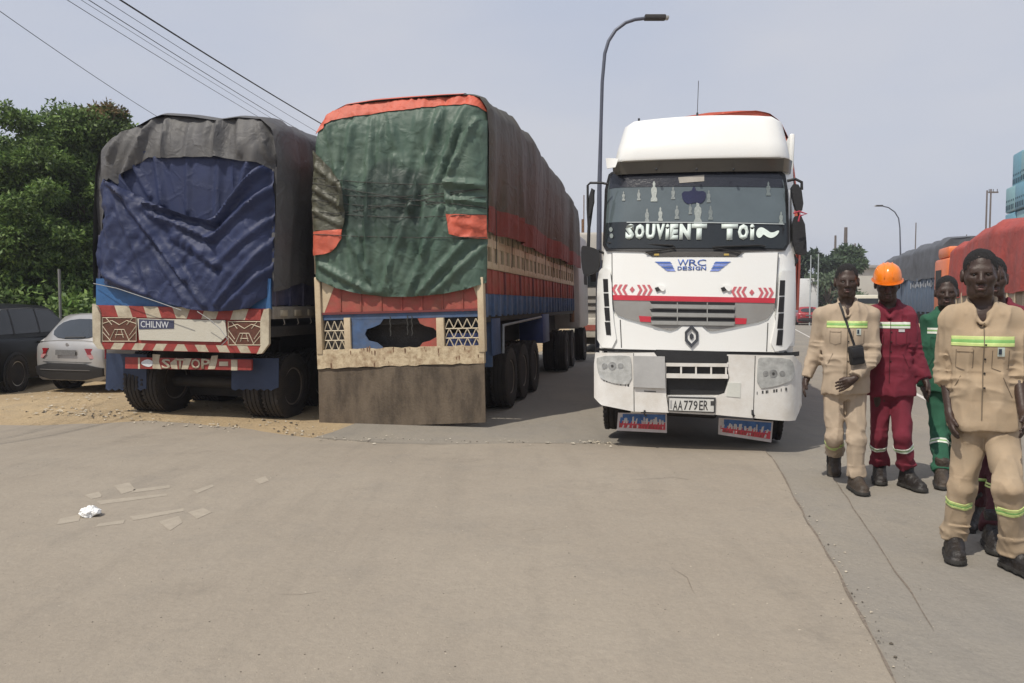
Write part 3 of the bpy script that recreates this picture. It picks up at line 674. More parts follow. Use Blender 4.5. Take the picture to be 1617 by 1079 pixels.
# body
box('load_floor', (lx0+.02, .06, 1.30), (lx1-.02, 11, 1.45), M_DARK, blu)
box('chassis_beam', (-.62, .3, .8), (-.48, 12.5, 1.29), M_DARK, blu); box('chassis_beam', (.48, .3, .8), (.62, 12.5, 1.29), M_DARK, blu)
zS0 = 1.56; zS1 = 1.74
M_NAVY = mat('navy_side', (.02, .035, .10), .55, .3, 6, .2, dust=.3)
M_GREYR = mat('grey_rail', (.26, .25, .22), .6, .2, 8, .2, dust=.4)
for s, X in ((1, lx1-.03), (-1, lx0+.03)):
    box('side_skin', (X-.02, .06, 1.76), (X+.02, 11, 2.75), M_NAVY, blu)
    box('side_rail', (X-.04, .06, zS0), (X+.045, 11, zS1), M_GREYR, blu)
    for k in range(26):
        y = .15+k*.42
        box('side_rib', (X-.05, y-.04, 1.745), (X+.05, y+.04, 2.75), M_NAVY, blu, .006)
        box('rail_stud', (X+s*.04-.03, y+.1, 1.60), (X+s*.04+.03, y+.28, 1.69), M_CR2, blu, .004)
        tube('rope_hook', [(X+s*.04, y+.2, zS0), (X+s*.06, y+.2, zS0-.07), (X+s*.03, y+.22, zS0-.09)], .008, M_GREYR, blu, 4)
for y in (.85, 2.1, 3.35): tube('axle', [(-1, y, .52), (1, y, .52)], .09, M_DARK, blu, 10)
box('under_shade_block', (-.72, 1.15, .25), (.72, 1.5, 1.2), M_DARK, blu, .03)  # dark block added so the space below the STOP bar goes black
truck_wheels(blu, TB_, 1.17, (.85,), .51)
truck_wheels(blu, TB_, 1.04, (2.1, 3.35), .51)
box('tool_locker', (.6, 5.2, .6), (1.1, 6.4, 1.28), M_DARK, blu); box('tool_locker', (-1.1, 5.2, .6), (-.6, 6.4, 1.28), M_DARK, blu)
truck_wheels(blu, TB_, 1.02, (9.2, 10.4), .52)
box('cab', (-1.15, 11.5, 1.0), (1.15, 13.4, 3.4), M_CABW, blu, .12); wheel(blu, 1.05, 12.6, .5, .5, .3, 1); wheel(blu, -1.05, 12.6, .5, .5, .3, -1)
# covers on the left lorry
M_GREYT = tarpmat('grey_tarpaulin', (.075, .075, .08), rough=.6, dust=.4, dustcol='#6a675f')
M_BLUET = tarpmat('blue_tarpaulin', (.015, .024, .074), rough=.6, dust=.2, dustcol='#3c4868', cr=.12)
silB = [(147, 470), (146, 400), (147, 330), (150, 270), (157, 240), (178, 220), (208, 203), (238, 186), (255, 180), (300, 183), (340, 189), (375, 184), (412, 187), (430, 203), (438, 250), (436, 330), (432, 440)]
PB = TB_.F(silB)
zbB = lambda y: float(np.interp(y, [0, .8, 1.5, 3, 6, 11], [1.95, 2.1, 2.0, 2.35, 2.5, 2.6]))
def foldB(y, t, z):
    s = abs(t-.5)*2; drop = max(0, s-.3)/.7
    return (.13*float(vn(y*1.3+t, t*2, 11))+.06*float(vn(y*4+3*t, t*1.5, 15))+.02*float(vn(y*9, t*4, 19)))*(.4+.6*drop)*min(1, .15+y)+.04
topB = lambda y: float(np.interp(y, [0, 1, 3, 5, 8, 11], [0, .1, .15, .0, .12, .0]))
gB = tarp_shell('grey_tarpaulin', PB, 11, foldB, M_GREYT, None, TB_.M, zbotR=zbB, top=topB)
tag(gB, 'dark grey tarpaulin draped over the top and sides of the left truck', 'tarpaulin')
tzb = max(p[1] for p in PB)
def capB0(a, b, o):
    e = max(0, (b-(tzb-.6))/.6); ex = max(0, (abs(a+.02)-1.1)/.22)
    return (a, -.04+.2*e**2+.10*min(ex, 1.3)**2-o, b)
CG = Crease(TB_, [(240, 185, 205, 280, .06, .06), (262, 190, 268, 300, .04, .05), (345, 190, 350, 260, .06, .05), (205, 190, 180, 250, .05, .04), (300, 200, 300, 260, .05, .03), (410, 195, 425, 250, .04, .04), (375, 190, 385, 245, .04, .03), (232, 200, 222, 262, .03, .03)])
def capG(a, b, o):
    q = capB0(a, b, o); h = CG(a, b)*1.3+.035*(1-2*abs(float(vn(a*4, b*1.2, 22))))+.012*float(vn(a*13, b*4, 23))
    return (a, q[1]-h, b)
panel('rear_hang', TB_.F([(150, 300), (150, 268), (158, 240), (179, 221), (208, 204), (238, 187), (255, 181), (300, 184), (340, 190), (375, 185), (412, 188), (428, 203), (433, 250), (428, 268), (410, 258), (385, 256), (350, 250), (300, 250), (268, 252), (240, 250), (222, 262), (205, 278), (190, 292), (178, 283), (165, 296)]), capG, M_GREYT, gB, .05, .006, .035, None, 70)
panel('left_hang', TB_.F([(147, 300), (165, 290), (168, 330), (160, 380), (158, 430), (148, 446)]), capG, M_GREYT, gB, .045, .006, .05, None, 70)
panel('right_hang', TB_.F([(425, 262), (437, 262), (437, 330), (433, 400), (431, 452), (427, 440), (426, 340)]), capG, M_GREYT, gB, .05, .006, .05, None, 70)
CU = Crease(TB_, [(250, 250, 262, 325, .05, .05), (300, 250, 300, 335, .04, .04), (215, 262, 240, 310, .04, .05), (350, 255, 345, 350, .05, .05), (395, 258, 380, 310, .05, .05), (372, 255, 372, 320, .03, .03)])
def capU(a, b, o):
    q = capB0(a, b, o); return (a, q[1]-CU(a, b)-.02*float(vn(a*6, b*1.5, 31)), b)
bt = panel('blue_tarpaulin', TB_.F([(150, 300), (205, 240), (300, 240), (355, 240), (430, 250), (430, 310), (350, 372), (290, 350), (180, 310), (152, 330)]), capU, M_BLUET, None, .015, .006, .035, TB_.M, 70)
tag(bt, 'blue tarpaulin tied in sagging folds across the rear of the left truck', 'tarpaulin')
CL = Crease(TB_, [(182, 286, 300, 440, .06, .07), (185, 300, 250, 470, .05, .05), (180, 290, 330, 400, .05, .05), (160, 430, 240, 466, .05, .05), (240, 322, 345, 352, .05, .09), (345, 352, 416, 268, .05, .09),
    (265, 345, 340, 378, .05, .07), (340, 378, 425, 300, .05, .06), (280, 375, 350, 420, .05, .05), (350, 420, 428, 345, .05, .05), (430, 380, 350, 480, .05, .06), (430, 420, 360, 488, .05, .05), (200, 300, 330, 482, .05, .05),
    (230, 370, 300, 478, .03, .03), (170, 350, 200, 440, .04, .03), (428, 290, 395, 330, .03, .03)])
def capL(a, b, o):
    q = capB0(a, b, o); h = CL(a, b)+.04*float(vn(a*2, b*2, 41))+.020*(1-2*abs(float(vn(a*7-b*5, b*3, 42))))+.010*(1-2*abs(float(vn(a*15+b*9, b*13, 43))))
    return (a, q[1]-h, b)
low = TB_.F([(178, 286), (205, 300), (240, 318), (272, 330), (310, 344), (340, 350), (362, 328), (388, 292), (405, 272), (418, 262), (428, 270), (431, 320), (431, 400), (430, 455), (420, 470), (398, 487), (370, 491), (345, 492), (310, 489), (280, 481), (240, 469), (190, 453), (152, 444), (150, 400), (154, 345), (160, 300), (168, 285)])
panel('lower_sheet', low, capL, M_BLUET, bt, .07, .006, .035, None, 70)
for pts in ([(150, 448), (200, 456), (260, 476), (300, 490)], [(325, 492), (345, 505), (362, 520)], [(362, 521), (372, 535), (362, 545)]):
    tube('tie_rope', [capB0(*TB_.f(*p), .16) for p in pts], .006, mat('pale_rope', (.3, .3, .3), .8), bt, 4)
# ================================================================== WHITE TRACTOR LORRY
TW = Frame(1090, 8.15, 14.0, 1.3)
wt = thing('white_truck', TW.M, 'white high roof truck facing the camera with SOUVIENT TOI across its windscreen', 'truck', 'loaded trucks parked in a row')
M_WP = mat('white_truck_paint', (.82, .83, .81), .3, .03, 3, .02, 30, dust=.12, dustcol='#a08f72', dscale=3, coat=.3)
M_WP2 = mat('white_bumper_paint', (.78, .78, .76), .35, .06, 3, .04, 30, dust=.5, dustcol='#a8977c', dscale=2.2, coat=.2)
M_GPAN = mat('silver_grey_panel', (.30, .30, .29), .4, .08, 5, .03, 30, dust=.25, metal=.2)
M_SEAM = mat('seam_dark', (.05, .05, .05), .7, .1)
M_BLK = mat('black_plastic', (.012, .012, .013), .55, .2, 20, .1)
M_REDW = mat('red_decal', (.50, .03, .05), .45, .1, 10, 0)
M_GLASS = mat('windscreen_glass', (.085, .108, .118), .07, .1, 3, 0, spec=.7)  # grey-blue base colour includes part of the sky's reflection
M_GLASS2 = mat('windscreen_dark_band', (.018, .022, .025), .12, .1, 3, 0)
f = TW.f
def fit(px, py, mp):
    y = 0
    for _ in range(5):
        q = TW.f(px, py, y); y = mp(q[0], q[1], 0)[1]
    return q
def Fw(pts, mp=None): return [fit(a, b, mp or mpC) for a, b in pts]
zW = lambda py, y=0: f(1100, py, y)[1]
WB = zW(398, .12); WT = zW(272, .40)
HWc = 1.085
def cabY(x, z):
    zz = [0, 1.0, 1.25, 1.7, WB, WT, WT+.05, WT+.22, 4.2]
    yy = [.02, .0, .02, .04, .10, .40, .42, .46, .8]
    y = float(np.interp(z, zz, yy))
    u = abs(x)/HWc
    return y+.10*u*u+.16*max(0, u-.8)**2/.04
def mpC(a, b, o): return (a, cabY(a, b)-o, b)
def mpB(a, b, o):
    u = abs(a)/1.16; return (a, -.02+.09*u*u+.20*max(0, u-.85)**2/.0225-o, b)
def P(name, pts, m, off=.02, th=.02, mp=mpC, sm=0, step=.08, s=0):
    q = Fw(pts, mp)
    if s: q = smooth_poly(q, s)
    return panel(name, q, mp, m, wt, off, th, step, None, 35)
# cab shell
v = []; fc = []; xsn = [HWc*t for t in (-1, -.99, -.96, -.92, -.86, -.78, -.6, -.4, -.2, 0, .2, .4, .6, .78, .86, .92, .96, .99, 1)]
zs = [.55, .9, 1.2, 1.21, 1.5, 1.8, WB, WB+.3, WB+.6, WT, WT+.06]
for z in zs:
    k = 1-.045*max(0, (z-1.6)/1.6); dy = .14 if z <= 1.2 else 0
    for x in xsn: v.append((x*k, cabY(x, z)+.006+dy, z))
    for y in (.9, 1.5, 2.3): v.append((HWc*k*1.01, y, z)); 
    v.append((HWc*k*.97, 2.35, z)); v.append((-HWc*k*.97, 2.35, z))
    for y in (2.3, 1.5, .9): v.append((-HWc*k*1.01, y, z))
n = len(xsn)+8
for j in range(len(zs)-1):
    for i in range(n): fc.append((j*n+i, j*n+(i+1) % n, (j+1)*n+(i+1) % n, (j+1)*n+i))
fc.append(tuple(range(n))); fc.append(tuple((len(zs)-1)*n+i for i in range(n)))
fpy('cab_body', v, fc, M_WP, wt, None, 40)
# high roof cap
zr0 = zW(250, .28); zr1 = zW(188, .5)
v = []; fc = []; L5 = []
prof = [(0, .34, 1.0), (.012, .24, 1.012), (.04, .232, 1.01), (.20, .27, .975), (.38, .325, .93), (.49, .36, .902), (.522, .375, .892), (.535, .40, .88), (.54, .46, .86)]
H = zr1-zr0
for (h, y0, hw) in prof:
    hw *= .955+.05*h
    z = zr0-.02+H*h/.54
    N_ = 17
    for i in range(N_):
        t = -1+2*i/(N_-1); x = hw*t; u = abs(t); crown = .035*(1-u*u)*(h/.54)
        v.append((x, y0+.06*u*u+.20*max(0, u-.9)**2/.01*.7, z+crown-.015*max(0, u-.9)/.1*(h/.54)))
    for y in (1.0, 2.3): v.append((hw, y, z-.015*(h/.54)+(.06*(h/.54) if y > 2 else .03)))
    for y in (2.3, 1.0): v.append((-hw, y, z-.015*(h/.54)+(.06*(h/.54) if y > 2 else .03)))
n = N_+4
for j in range(len(prof)-1):
    for i in range(n): fc.append((j*n+i, j*n+(i+1) % n, (j+1)*n+(i+1) % n, (j+1)*n+i))
t0 = (len(prof)-1)*n
# roof top skin
for i in range(N_-1): pass
fc.append(tuple(range(n))); fc.append(tuple(t0+i for i in range(n)))
fpy('roof_cap', v, fc, M_WP, wt, None, 50)
for s, X in ((1, 1.02),): box('side_deflector', (X-.03, .75, WT+.062), (X+.03, 2.3, zr1-.14), M_WP, wt, .025)
# sun visor: grey-brown band under the cap
M_VIS = mat('smoked_visor', (.085, .08, .07), .3, .1, 5, 0, coat=.3)
vz0, vz1 = zW(271, .3), zW(250, .25)
panel('sun_visor', [(-1.00, vz0), (1.00, vz0), (1.01, vz1), (-1.01, vz1)], lambda a, b, o: (a, .27+.09*(a/1.0)**2+.06*(1-(b-vz0)/(vz1-vz0))+.22*max(0, abs(a)/1.02-.86)**2/.02-o, b), M_VIS, wt, 0, .012, .06)
P('visor_end', [(960, 256), (980, 257), (975, 270), (962, 272)], M_WP, .24, .02)
for x in (1035, 1100, 1160):
    a, b = f(x, 262); box('visor_clip', (a-.012, .20, b-.012), (a+.012, .235, b+.012), M_BLK, wt, .004)
for x in (1078, 1080): pass
tube('aerial', [(*[f(1100, 188)[0]], .7, zr1), (f(1100, 188)[0], .72, f(1100, 128, .72)[1])], .004, M_BLK, wt, 5)
box('aerial_foot', (f(1100, 188)[0]-.012, .69, zr1-.03), (f(1100, 188)[0]+.012, .72, zr1+.12), M_BLK, wt, .004)
tube('roof_marker', [(f(1003, 188)[0], .5, zr1-.03), (f(1003, 188)[0], .5, zr1+.03)], .012, M_BLK, wt, 6)
# windscreen
P('windscreen_surround', [(966, 272), (1232, 270), (1240, 276), (1244, 300), (1246, 385), (1240, 396), (1174, 398), (1165, 405), (1030, 405), (1018, 398), (958, 397), (952, 388), (955, 300), (961, 276)], M_BLK, .012, .012)
P('windscreen_lower_band', [(957, 352), (1242, 352), (1242, 386), (1236, 393), (962, 393), (956, 386)], M_GLASS2, .020, .006)
P('windscreen', [(968, 282), (1228, 280), (1236, 284), (1239, 300), (1241, 353), (957, 353), (960, 300), (963, 286)], M_GLASS, .021, .006)
P('top_tint', [(968, 276), (1228, 274), (1234, 280), (1237, 297), (962, 299), (964, 282)], mat('dark_tint', (.02, .022, .03), .15), .026, .003)
P('sun_visor_card', [(1071, 281), (1112, 277), (1112, 287), (1073, 290)], mat('card_grey', (.30, .28, .25), .7), .032, .004)
P('blue_hanging_cloth', [(1076, 303), (1092, 303), (1094, 296), (1098, 296), (1099, 303), (1114, 302), (1115, 314), (1107, 323), (1098, 320), (1087, 324), (1078, 317)], mat('dark_blue_cloth', (.008, .012, .05), .8), .030, .004, s=1)
M_LITE = mat('grey_line', (.36, .40, .41), .5)
P('banner_edge', [(990, 351), (1238, 354), (1238, 355.3), (990, 352.3)], M_LITE, .032, .003)
M_STK = mat('faint_sticker', (.115, .14, .142), .4, .3, 60)
M_STK2 = mat('pale_sticker', (.22, .25, .24), .4, .25, 60)
for i, (x, y, s) in enumerate(((1033, 302, 1.3), (985, 310, .6), (1009, 308, .7), (1063, 305, .8), (1043, 338, .9), (1022, 340, .9), (1069, 335, .9), (1102, 334, 1.6), (1090, 330, .7), (1122, 336, .9), (1119, 310, .8), (1213, 298, .9), (1233, 344, .8))):
    q = [(x-4*s, y+13*s), (x-4*s, y+10*s), (x-2.4*s, y+7*s), (x-3.6*s, y+1*s), (x-3.2*s, y-3*s), (x-1.3*s, y-5*s), (x-1.6*s, y-9*s), (x, y-12*s), (x+1.6*s, y-9*s), (x+1.3*s, y-5*s), (x+3.2*s, y-3*s), (x+3.6*s, y+1*s), (x+2.4*s, y+7*s), (x+4*s, y+10*s), (x+4*s, y+13*s)]
    P('window_sticker', q, (M_STK2 if i in (0, 4, 7, 12) else M_STK), .029, .003)
for (x, y) in ((965, 363), (966, 373)):
    P('round_sticker', [(x+2.8*math.cos(t), y+3.8*math.sin(t)) for t in np.linspace(0, 6.28, 13)[:-1]], M_STK2, .030, .003)
# lettering
M_LET = mat('banner_lettering', (.62, .70, .66), .5, .08, 30, 0)
def letters(s, xs, y, hpx, m, off, mp=mpC, bold=.02, wid=None):
    for c, (x0, x1) in zip(s, xs):
        a0 = fit(x0, y, mp)[0]; a1 = fit(x1, y, mp)[0]; hz = hpx if isinstance(hpx, (int, float)) else hpx(c)
        zc = fit((x0+x1)/2, y, mp)[1]; hh = abs(fit(1100, y-hz/2, mp)[1]-fit(1100, y+hz/2, mp)[1])
        text('letter', c, ((a0+a1)/2, zc), hh, mp, m, wt, off, .004, bold, a1-a0)
letters('SOUViENT', ((988, 1002), (1003, 1018), (1020, 1035), (1036, 1050), (1051, 1057), (1058, 1071), (1073, 1091), (1092, 1116)), 366.5, lambda c: 25, M_LET, .030, bold=.075)
letters('TOi', ((1139, 1165), (1165, 1182), (1184, 1191)), 367, lambda c: 25, M_LET, .030, bold=.075)
P('swash', [(1193, 370), (1196, 361), (1203, 359), (1211, 364), (1218, 369), (1231, 363), (1228, 371), (1219, 377), (1211, 375), (1205, 370), (1202, 375), (1197, 377)], M_LET, .030, .004, s=2)
# wipers
for (pts) in ([(1020, 399), (1067, 392), (1062, 388), (960, 384)], [(1170, 399), (1125, 391), (1200, 388), (1208, 390)]):
    tube('wiper', [mpC(*fit(a, b, mpC), .045) for a, b in pts], .010, M_BLK, wt, 5)
P('cowl_strip', [(1018, 398), (1174, 398), (1163, 405), (1032, 405)], mat('cowl_grey', (.07, .065, .06), .6), .022, .01)
for x in (1037, 1147): P('wiper_pivot', [(x-4, 401), (x+4, 401), (x+4, 404), (x-4, 404)], mat('amber', (.45, .32, .08), .4), .028, .01)
# front hood panels
P('hood_panel', [(967, 400), (1017, 401), (1030, 407), (1166, 407), (1176, 400), (1228, 399), (1224, 472), (966, 466)], M_WP, .016, .016)
P('red_stripe', [(968, 466), (1224, 471), (1223, 479), (968, 474)], M_REDW, .022, .012)
P('grille_surround', [(968, 474), (1223, 479), (1220, 492), (1212, 503), (1198, 508), (1130, 522), (1120, 522), (1108, 512), (1078, 511), (1068, 519), (1058, 522), (990, 503), (975, 497), (970, 488)], M_GPAN, .016, .016)
for (y, dy) in ((476, 4), (488, 5), (501, 5)):
    P('grille_slot', [(1026, y), (1161, y+2), (1160, y+2+dy), (1029, y+dy)], M_BLK, .0185, .008)
M_SLAT = mat('grille_slat', (.34, .34, .32), .4, .1, 9, 0, metal=.3)
for (y) in (480.5, 493.5, 506.5):
    P('grille_slat', [(1028, y), (1160, y+2), (1159, y+8), (1030, y+6)], M_SLAT, .04, .012)
for x in (1069, 1116): P('grille_divider', [(x, 478), (x+1.6, 478), (x+1.6, 512), (x, 512)], M_SLAT, .043, .01)
P('red_marker', [(1009, 499), (1028, 500), (1028, 509), (1011, 508)], M_REDW, .022, .008)
P('red_marker', [(1160, 502), (1179, 503), (1178, 512), (1161, 512)], M_REDW, .022, .008)
for xa in (1042, 1146):
    for (pts) in ([(xa-8, 455), (xa-2, 453), (xa+2, 458), (xa-5, 461)],): P('hood_latch', pts, M_BLK, .034, .02)
    P('hood_latch_cover', [(xa-4, 450), (xa+6, 451), (xa+9, 457), (xa+5, 461), (xa, 457)], M_WP, .04, .03, s=1)
def chev(x, y, dirn, s=1):
    w_ = 4.2
    P('chevron', [(x, y-8), (x+w_, y-8), (x+w_+dirn*4.5, y), (x+w_, y+8), (x, y+8), (x+dirn*4.5, y)], mat('pink_red_decal', (.52, .12, .14), .5), .022, .004)
for k in range(3): chev(971+k*8, 457.5, -1); chev(1006+k*8, 458, 1)
for k in range(3): chev(1159+k*8, 461, -1); chev(1197+k*8, 462.5, 1)
for (x, y) in ((998.5, 457.5), (1187, 462)):
    P('diamond', [(x, y-5), (x+4, y), (x, y+5), (x-4, y)], mat('pink_red_decal', 0), .022, .004)
# blue lettering with wings
M_BLUED = mat('blue_decal', (.06, .13, .42), .5, .2, 20, 0)
M_BLUEL = mat('pale_blue_decal', (.20, .27, .62), .5, .3, 20, 0)
letters('WRC', ((1070, 1087), (1088, 1101), (1101, 1115)), 415, 10, M_BLUED, .022, bold=.005)
letters('DESIGN', ((1070, 1077), (1078, 1085), (1086, 1093), (1094, 1096), (1098, 1106), (1107, 1115)), 424, 6, M_BLUED, .022, bold=.02)
for sg, cx in ((1, 1034), (-1, 1154)):
    for k in range(4):
        y = 413.5+k*4; x0 = cx+sg*k*5
        P('wing_feather', [(x0, y), (x0+sg*(24-k*3), y), (x0+sg*(27-k*3), y+3), (x0+sg*5, y+3)], M_BLUED if k % 2 == 0 else M_BLUEL, .022, .004)
# lower white panel with the V and the emblem
P('lower_panel', [(968, 488), (972, 499), (990, 508), (1056, 527), (1070, 522), (1078, 515), (1108, 516), (1120, 527), (1131, 527), (1199, 513), (1213, 507), (1222, 493), (1230, 556), (947, 549), (955, 500)], M_WP, .026, .02)
P('seam', [(979, 505), (980.6, 505), (982.5, 549), (981, 549)], M_SEAM, .028, .003); P('seam', [(1211.5, 510), (1213, 510), (1211, 555), (1209.5, 555)], M_SEAM, .028, .003)
P('seam', [(966, 400), (967.2, 400), (967.8, 490), (966.5, 490)], M_SEAM, .018, .003); P('seam', [(1228, 400), (1229.4, 400), (1224, 492), (1222.8, 492)], M_SEAM, .018, .003)
M_CHR = mat('dark_chrome', (.12, .12, .12), .25, .1, 10, 0, metal=.9)
em = [(1092, 513), (1102.5, 524), (1102.5, 538), (1092, 549), (1081.5, 538), (1081.5, 524)]; ec = (1092, 531)
sc_ = lambda k: [(ec[0]+(a-ec[0])*k, ec[1]+(b-ec[1])*k) for a, b in em]
for i in range(6):
    o1, o2 = sc_(1)[i], sc_(1)[(i+1) % 6]; i1, i2 = sc_(.66)[i], sc_(.66)[(i+1) % 6]
    P('emblem_bar', [o1, o2, i2, i1], M_CHR, .05, .024)
P('emblem_ground', sc_(.64), M_WP, .03, .004)
P('emblem_core', sc_(.30), M_CHR, .044, .014)
# side air deflectors with slots
P('air_deflector', [(948, 425), (958, 423), (966, 432), (968, 495), (976, 549), (944, 548), (943, 500), (944, 440)], M_WP, .05, .04, s=1)
P('air_deflector', [(1230, 428), (1250, 428), (1256, 436), (1256, 500), (1250, 550), (1214, 556), (1226, 500)], M_WP, .05, .04, s=1)
for k in range(4):
    y0 = 441+k*22.5; y1 = y0+20.5
    P('air_slot', [(953+k*.9, y0), (960.5+k*1.2, y0), (961.5+k*1.3, y1), (954+k*1.4, y1)], M_BLK, .054, .01)
for k in range(4):
    y0 = 443+k*26; y1 = y0+24
    P('air_slot', [(1231-k*1.2, y0), (1239-k*1.0, y0), (1238-k*1.3, y1), (1229.5-k*1.6, y1)], M_BLK, .054, .01)
# dark gap above bumper
P('bumper_gap', [(940, 549), (1262, 555), (1262, 562), (1150, 562), (1148, 573), (1036, 572), (1034, 556), (940, 553)], M_BLK, .012, .02)
P('nose_opening', [(1036, 552), (1150, 555), (1150, 571), (1140, 574), (1046, 573), (1036, 560)], M_BLK, .03, .02)
# bumper
mb = mpB
box('bumper_core', (-1.02, .28, .6), (1.02, .5, 1.15), M_BLK, wt, .02)
P('bumper_corner', [(940, 557), (1033, 557), (1045, 573), (1052, 578), (1052, 625), (1056, 652), (1000, 650), (950, 640), (938, 628), (938, 575)], M_WP2, .0, .06, mb)
P('bumper_corner', [(1148, 560), (1254, 562), (1266, 575), (1266, 640), (1256, 664), (1128, 655), (1128, 627), (1144, 622), (1152, 597), (1148, 577)], M_WP2, .0, .06, mb)
P('bumper_step', [(1050, 573), (1150, 574), (1150, 579.5), (1050, 578.5)], M_WP2, .01, .08, mb); P('bumper_step', [(1052, 590), (1150, 591.5), (1150, 598), (1052, 597)], M_WP2, .01, .08, mb)
for x in (1050, 1075.5, 1099, 1123, 1146.5): P('step_rib', [(x-1.4, 578), (x+1.4, 578), (x+1.4, 592), (x-1.4, 592)], M_WP2, .005, .07, mb)
P('step_backing', [(1049, 577), (1150, 577), (1150, 594), (1049, 594)], M_BLK, -.06, .02, mb)
P('intake_mesh', [(1050, 597), (1150, 598), (1143, 625), (1052, 624)], M_BLK, -.07, .02, mb)
P('bumper_lower', [(1054, 625), (1144, 625), (1128, 656), (1056, 652)], M_WP2, -.01, .06, mb)
P('seam', [(1000, 558), (1001, 558), (1002, 650), (1000.7, 650)], M_SEAM, .002, .003, mb); P('seam', [(1192, 562), (1193.2, 562), (1190, 660), (1188.8, 660)], M_SEAM, .002, .003, mb)
M_HL = mat('headlamp_lens', (.42, .43, .42), .12, .25, 14, .15, 30, coat=.6)
M_HL2 = mat('lamp_reflector', (.34, .35, .35), .2, .3, 20, .1, metal=.3)
for side, q, cen in ((0, [(943, 562), (992, 561), (997, 566), (998, 607), (975, 607), (955, 601), (946, 594), (942, 575)], ((967, 578), (955, 578), (980, 578))), (1, [(1196, 568), (1202, 564), (1246, 566), (1254, 574), (1255, 596), (1246, 603), (1222, 611), (1195, 614)], ((1221, 590), (1235, 590), (1209, 590)))):
    h = P('headlamp', q, M_HL, .012, .02, mb, s=1)
    for i, (x, y) in enumerate(cen):
        rr = 6.5 if i == 0 else 4.5
        o = panel('lamp_bowl', Fw([(x+rr*math.cos(t), y+rr*math.sin(t)) for t in np.linspace(0, 6.28, 17)[:-1]], mb), mb, M_HL2, h, .016, .004, .5)
        if i == 0: panel('lamp_bulb', Fw([(x+2.2*math.cos(t), y+2.2*math.sin(t)) for t in np.linspace(0, 6.28, 11)[:-1]], mb), mb, M_SEAM, h, .020, .004, .5)
# small ticks lettered under the lamps
for k, (x, y) in enumerate([(953, 600), (957, 601.5), (962, 602), (969, 604), (973, 605), (979, 606.5), (987, 608), (991, 608.5)]): P('small_letter', [(x, y-2.2), (x+(2.4 if k % 3 else 1.2), y-2), (x+(2.4 if k % 3 else 1.2), y+2.2), (x, y+2)], M_SEAM, .003, .003, mb)
for k, (x, y) in enumerate([(1195, 621), (1203, 619.5), (1209, 619), (1212, 618.5), (1221, 617.5), (1225, 617), (1233, 616), (1240, 614.5)]): P('small_letter', [(x, y-2.2), (x+(2.6 if k % 3 else 1.2), y-2.4), (x+(2.6 if k % 3 else 1.2), y+2.2), (x, y+2.4)], M_SEAM, .003, .003, mb)
P('silver_cover', [(1000, 562), (1050, 563), (1051, 613), (1001, 611)], mat('dull_silver', (.46, .46, .45), .45, .1, 4, .05, metal=.3), .035, .03, mb)
P('blank_patch', [(1149, 604), (1170, 605), (1169, 628), (1147, 626)], mat('patch_white', (.62, .63, .58), .5, .05), .006, .005, mb)
P('small_slot', [(1017, 617), (1036, 618), (1036, 619.5), (1017, 618.5)], M_SEAM, .003, .003, mb)
P('plate_frame', [(1055, 626), (1130, 628), (1129, 652), (1055, 649)], M_SEAM, .02, .02, mb)
pl_ = P('number_plate', [(1057, 628.5), (1127, 630.5), (1127, 650), (1057, 647.5)], mat('plate_face', (.60, .60, .57), .5, .06, 20), .026, .006, mb)
letters('AA779ER', ((1063, 1070), (1070.5, 1078), (1080, 1086.5), (1087.5, 1094), (1095, 1101.5), (1104, 1110), (1111, 1118)), 639.8, 15, M_SEAM, .029, mb, .01)
P('plate_mark', [(1122, 633), (1127, 633), (1127, 640), (1122, 640)], M_SEAM, .029, .003, mb); P('plate_mark', [(1058.5, 632), (1061, 632), (1061, 645), (1058.5, 645)], mat('mark_grey', (.3, .3, .3), .5), .029, .003, mb)
for x in (1018, 1188): tube('tow_hook', [mpB(*f(x, 648), .01), mpB(*f(x, 654), .03), mpB(*f(x+3, 657), .02)], .012, M_BLK, wt, 6)
# front flaps with worn blue / red sign writing
M_FB = mat('flap_white', (.62, .58, .58), .6, .2, 12, .2, dust=.4); M_FBL = mat('flap_blue', (.05, .13, .33), .6, .3, 20); M_FR = mat('flap_red', (.55, .06, .08), .6, .3, 20)
for P4 in ([(976, 652), (1053, 653), (1053, 684), (974, 680)], [(1135, 660), (1221, 666), (1218, 699), (1134, 686)]):
    A, B_, C_, D_ = [Vector((*f(*q, .34), 0)) for q in P4]
    def uv(u, v_): p = (A.lerp(B_, u)).lerp(D_.lerp(C_, u), v_); return (p.x, p.y)
    FP = lambda a, b, o: (a, .34-o, b)
    fl = panel('front_flap', [uv(0, 0), uv(1, 0), uv(1, 1), uv(0, 1)], FP, M_FB, wt, 0, .015, .5)
    panel('blue_field', [uv(.1, .06), uv(.97, .06), uv(.97, .45), uv(.1, .42)], FP, M_FBL, fl, .004, .003, .5)
    panel('red_field', [uv(.04, .46), uv(.97, .48), uv(.97, .85), uv(.04, .82)], FP, M_FR, fl, .004, .003, .5)
    u = .05
    while u < .93:
        wd = random.uniform(.02, .055); sl_ = random.uniform(-.02, .03); hh = random.uniform(.08, .34)
        panel('worn_stroke', [uv(u+sl_, .46-hh*.8), uv(u+wd+sl_, .45-hh*.75+random.uniform(-.04, .04)), uv(u+wd, .56), uv(u, .58)], FP, M_FB if random.random() < .7 else M_FBL, fl, .008, .003, .5)
        panel('worn_stroke', [uv(u, .66+random.uniform(-.04, .06)), uv(u+wd*.6, .66), uv(u+wd*.5, .80), uv(u-sl_, .83)], FP, M_FB if random.random() < .6 else M_REDP, fl, .008, .003, .5)
        u += wd+random.uniform(.005, .03)
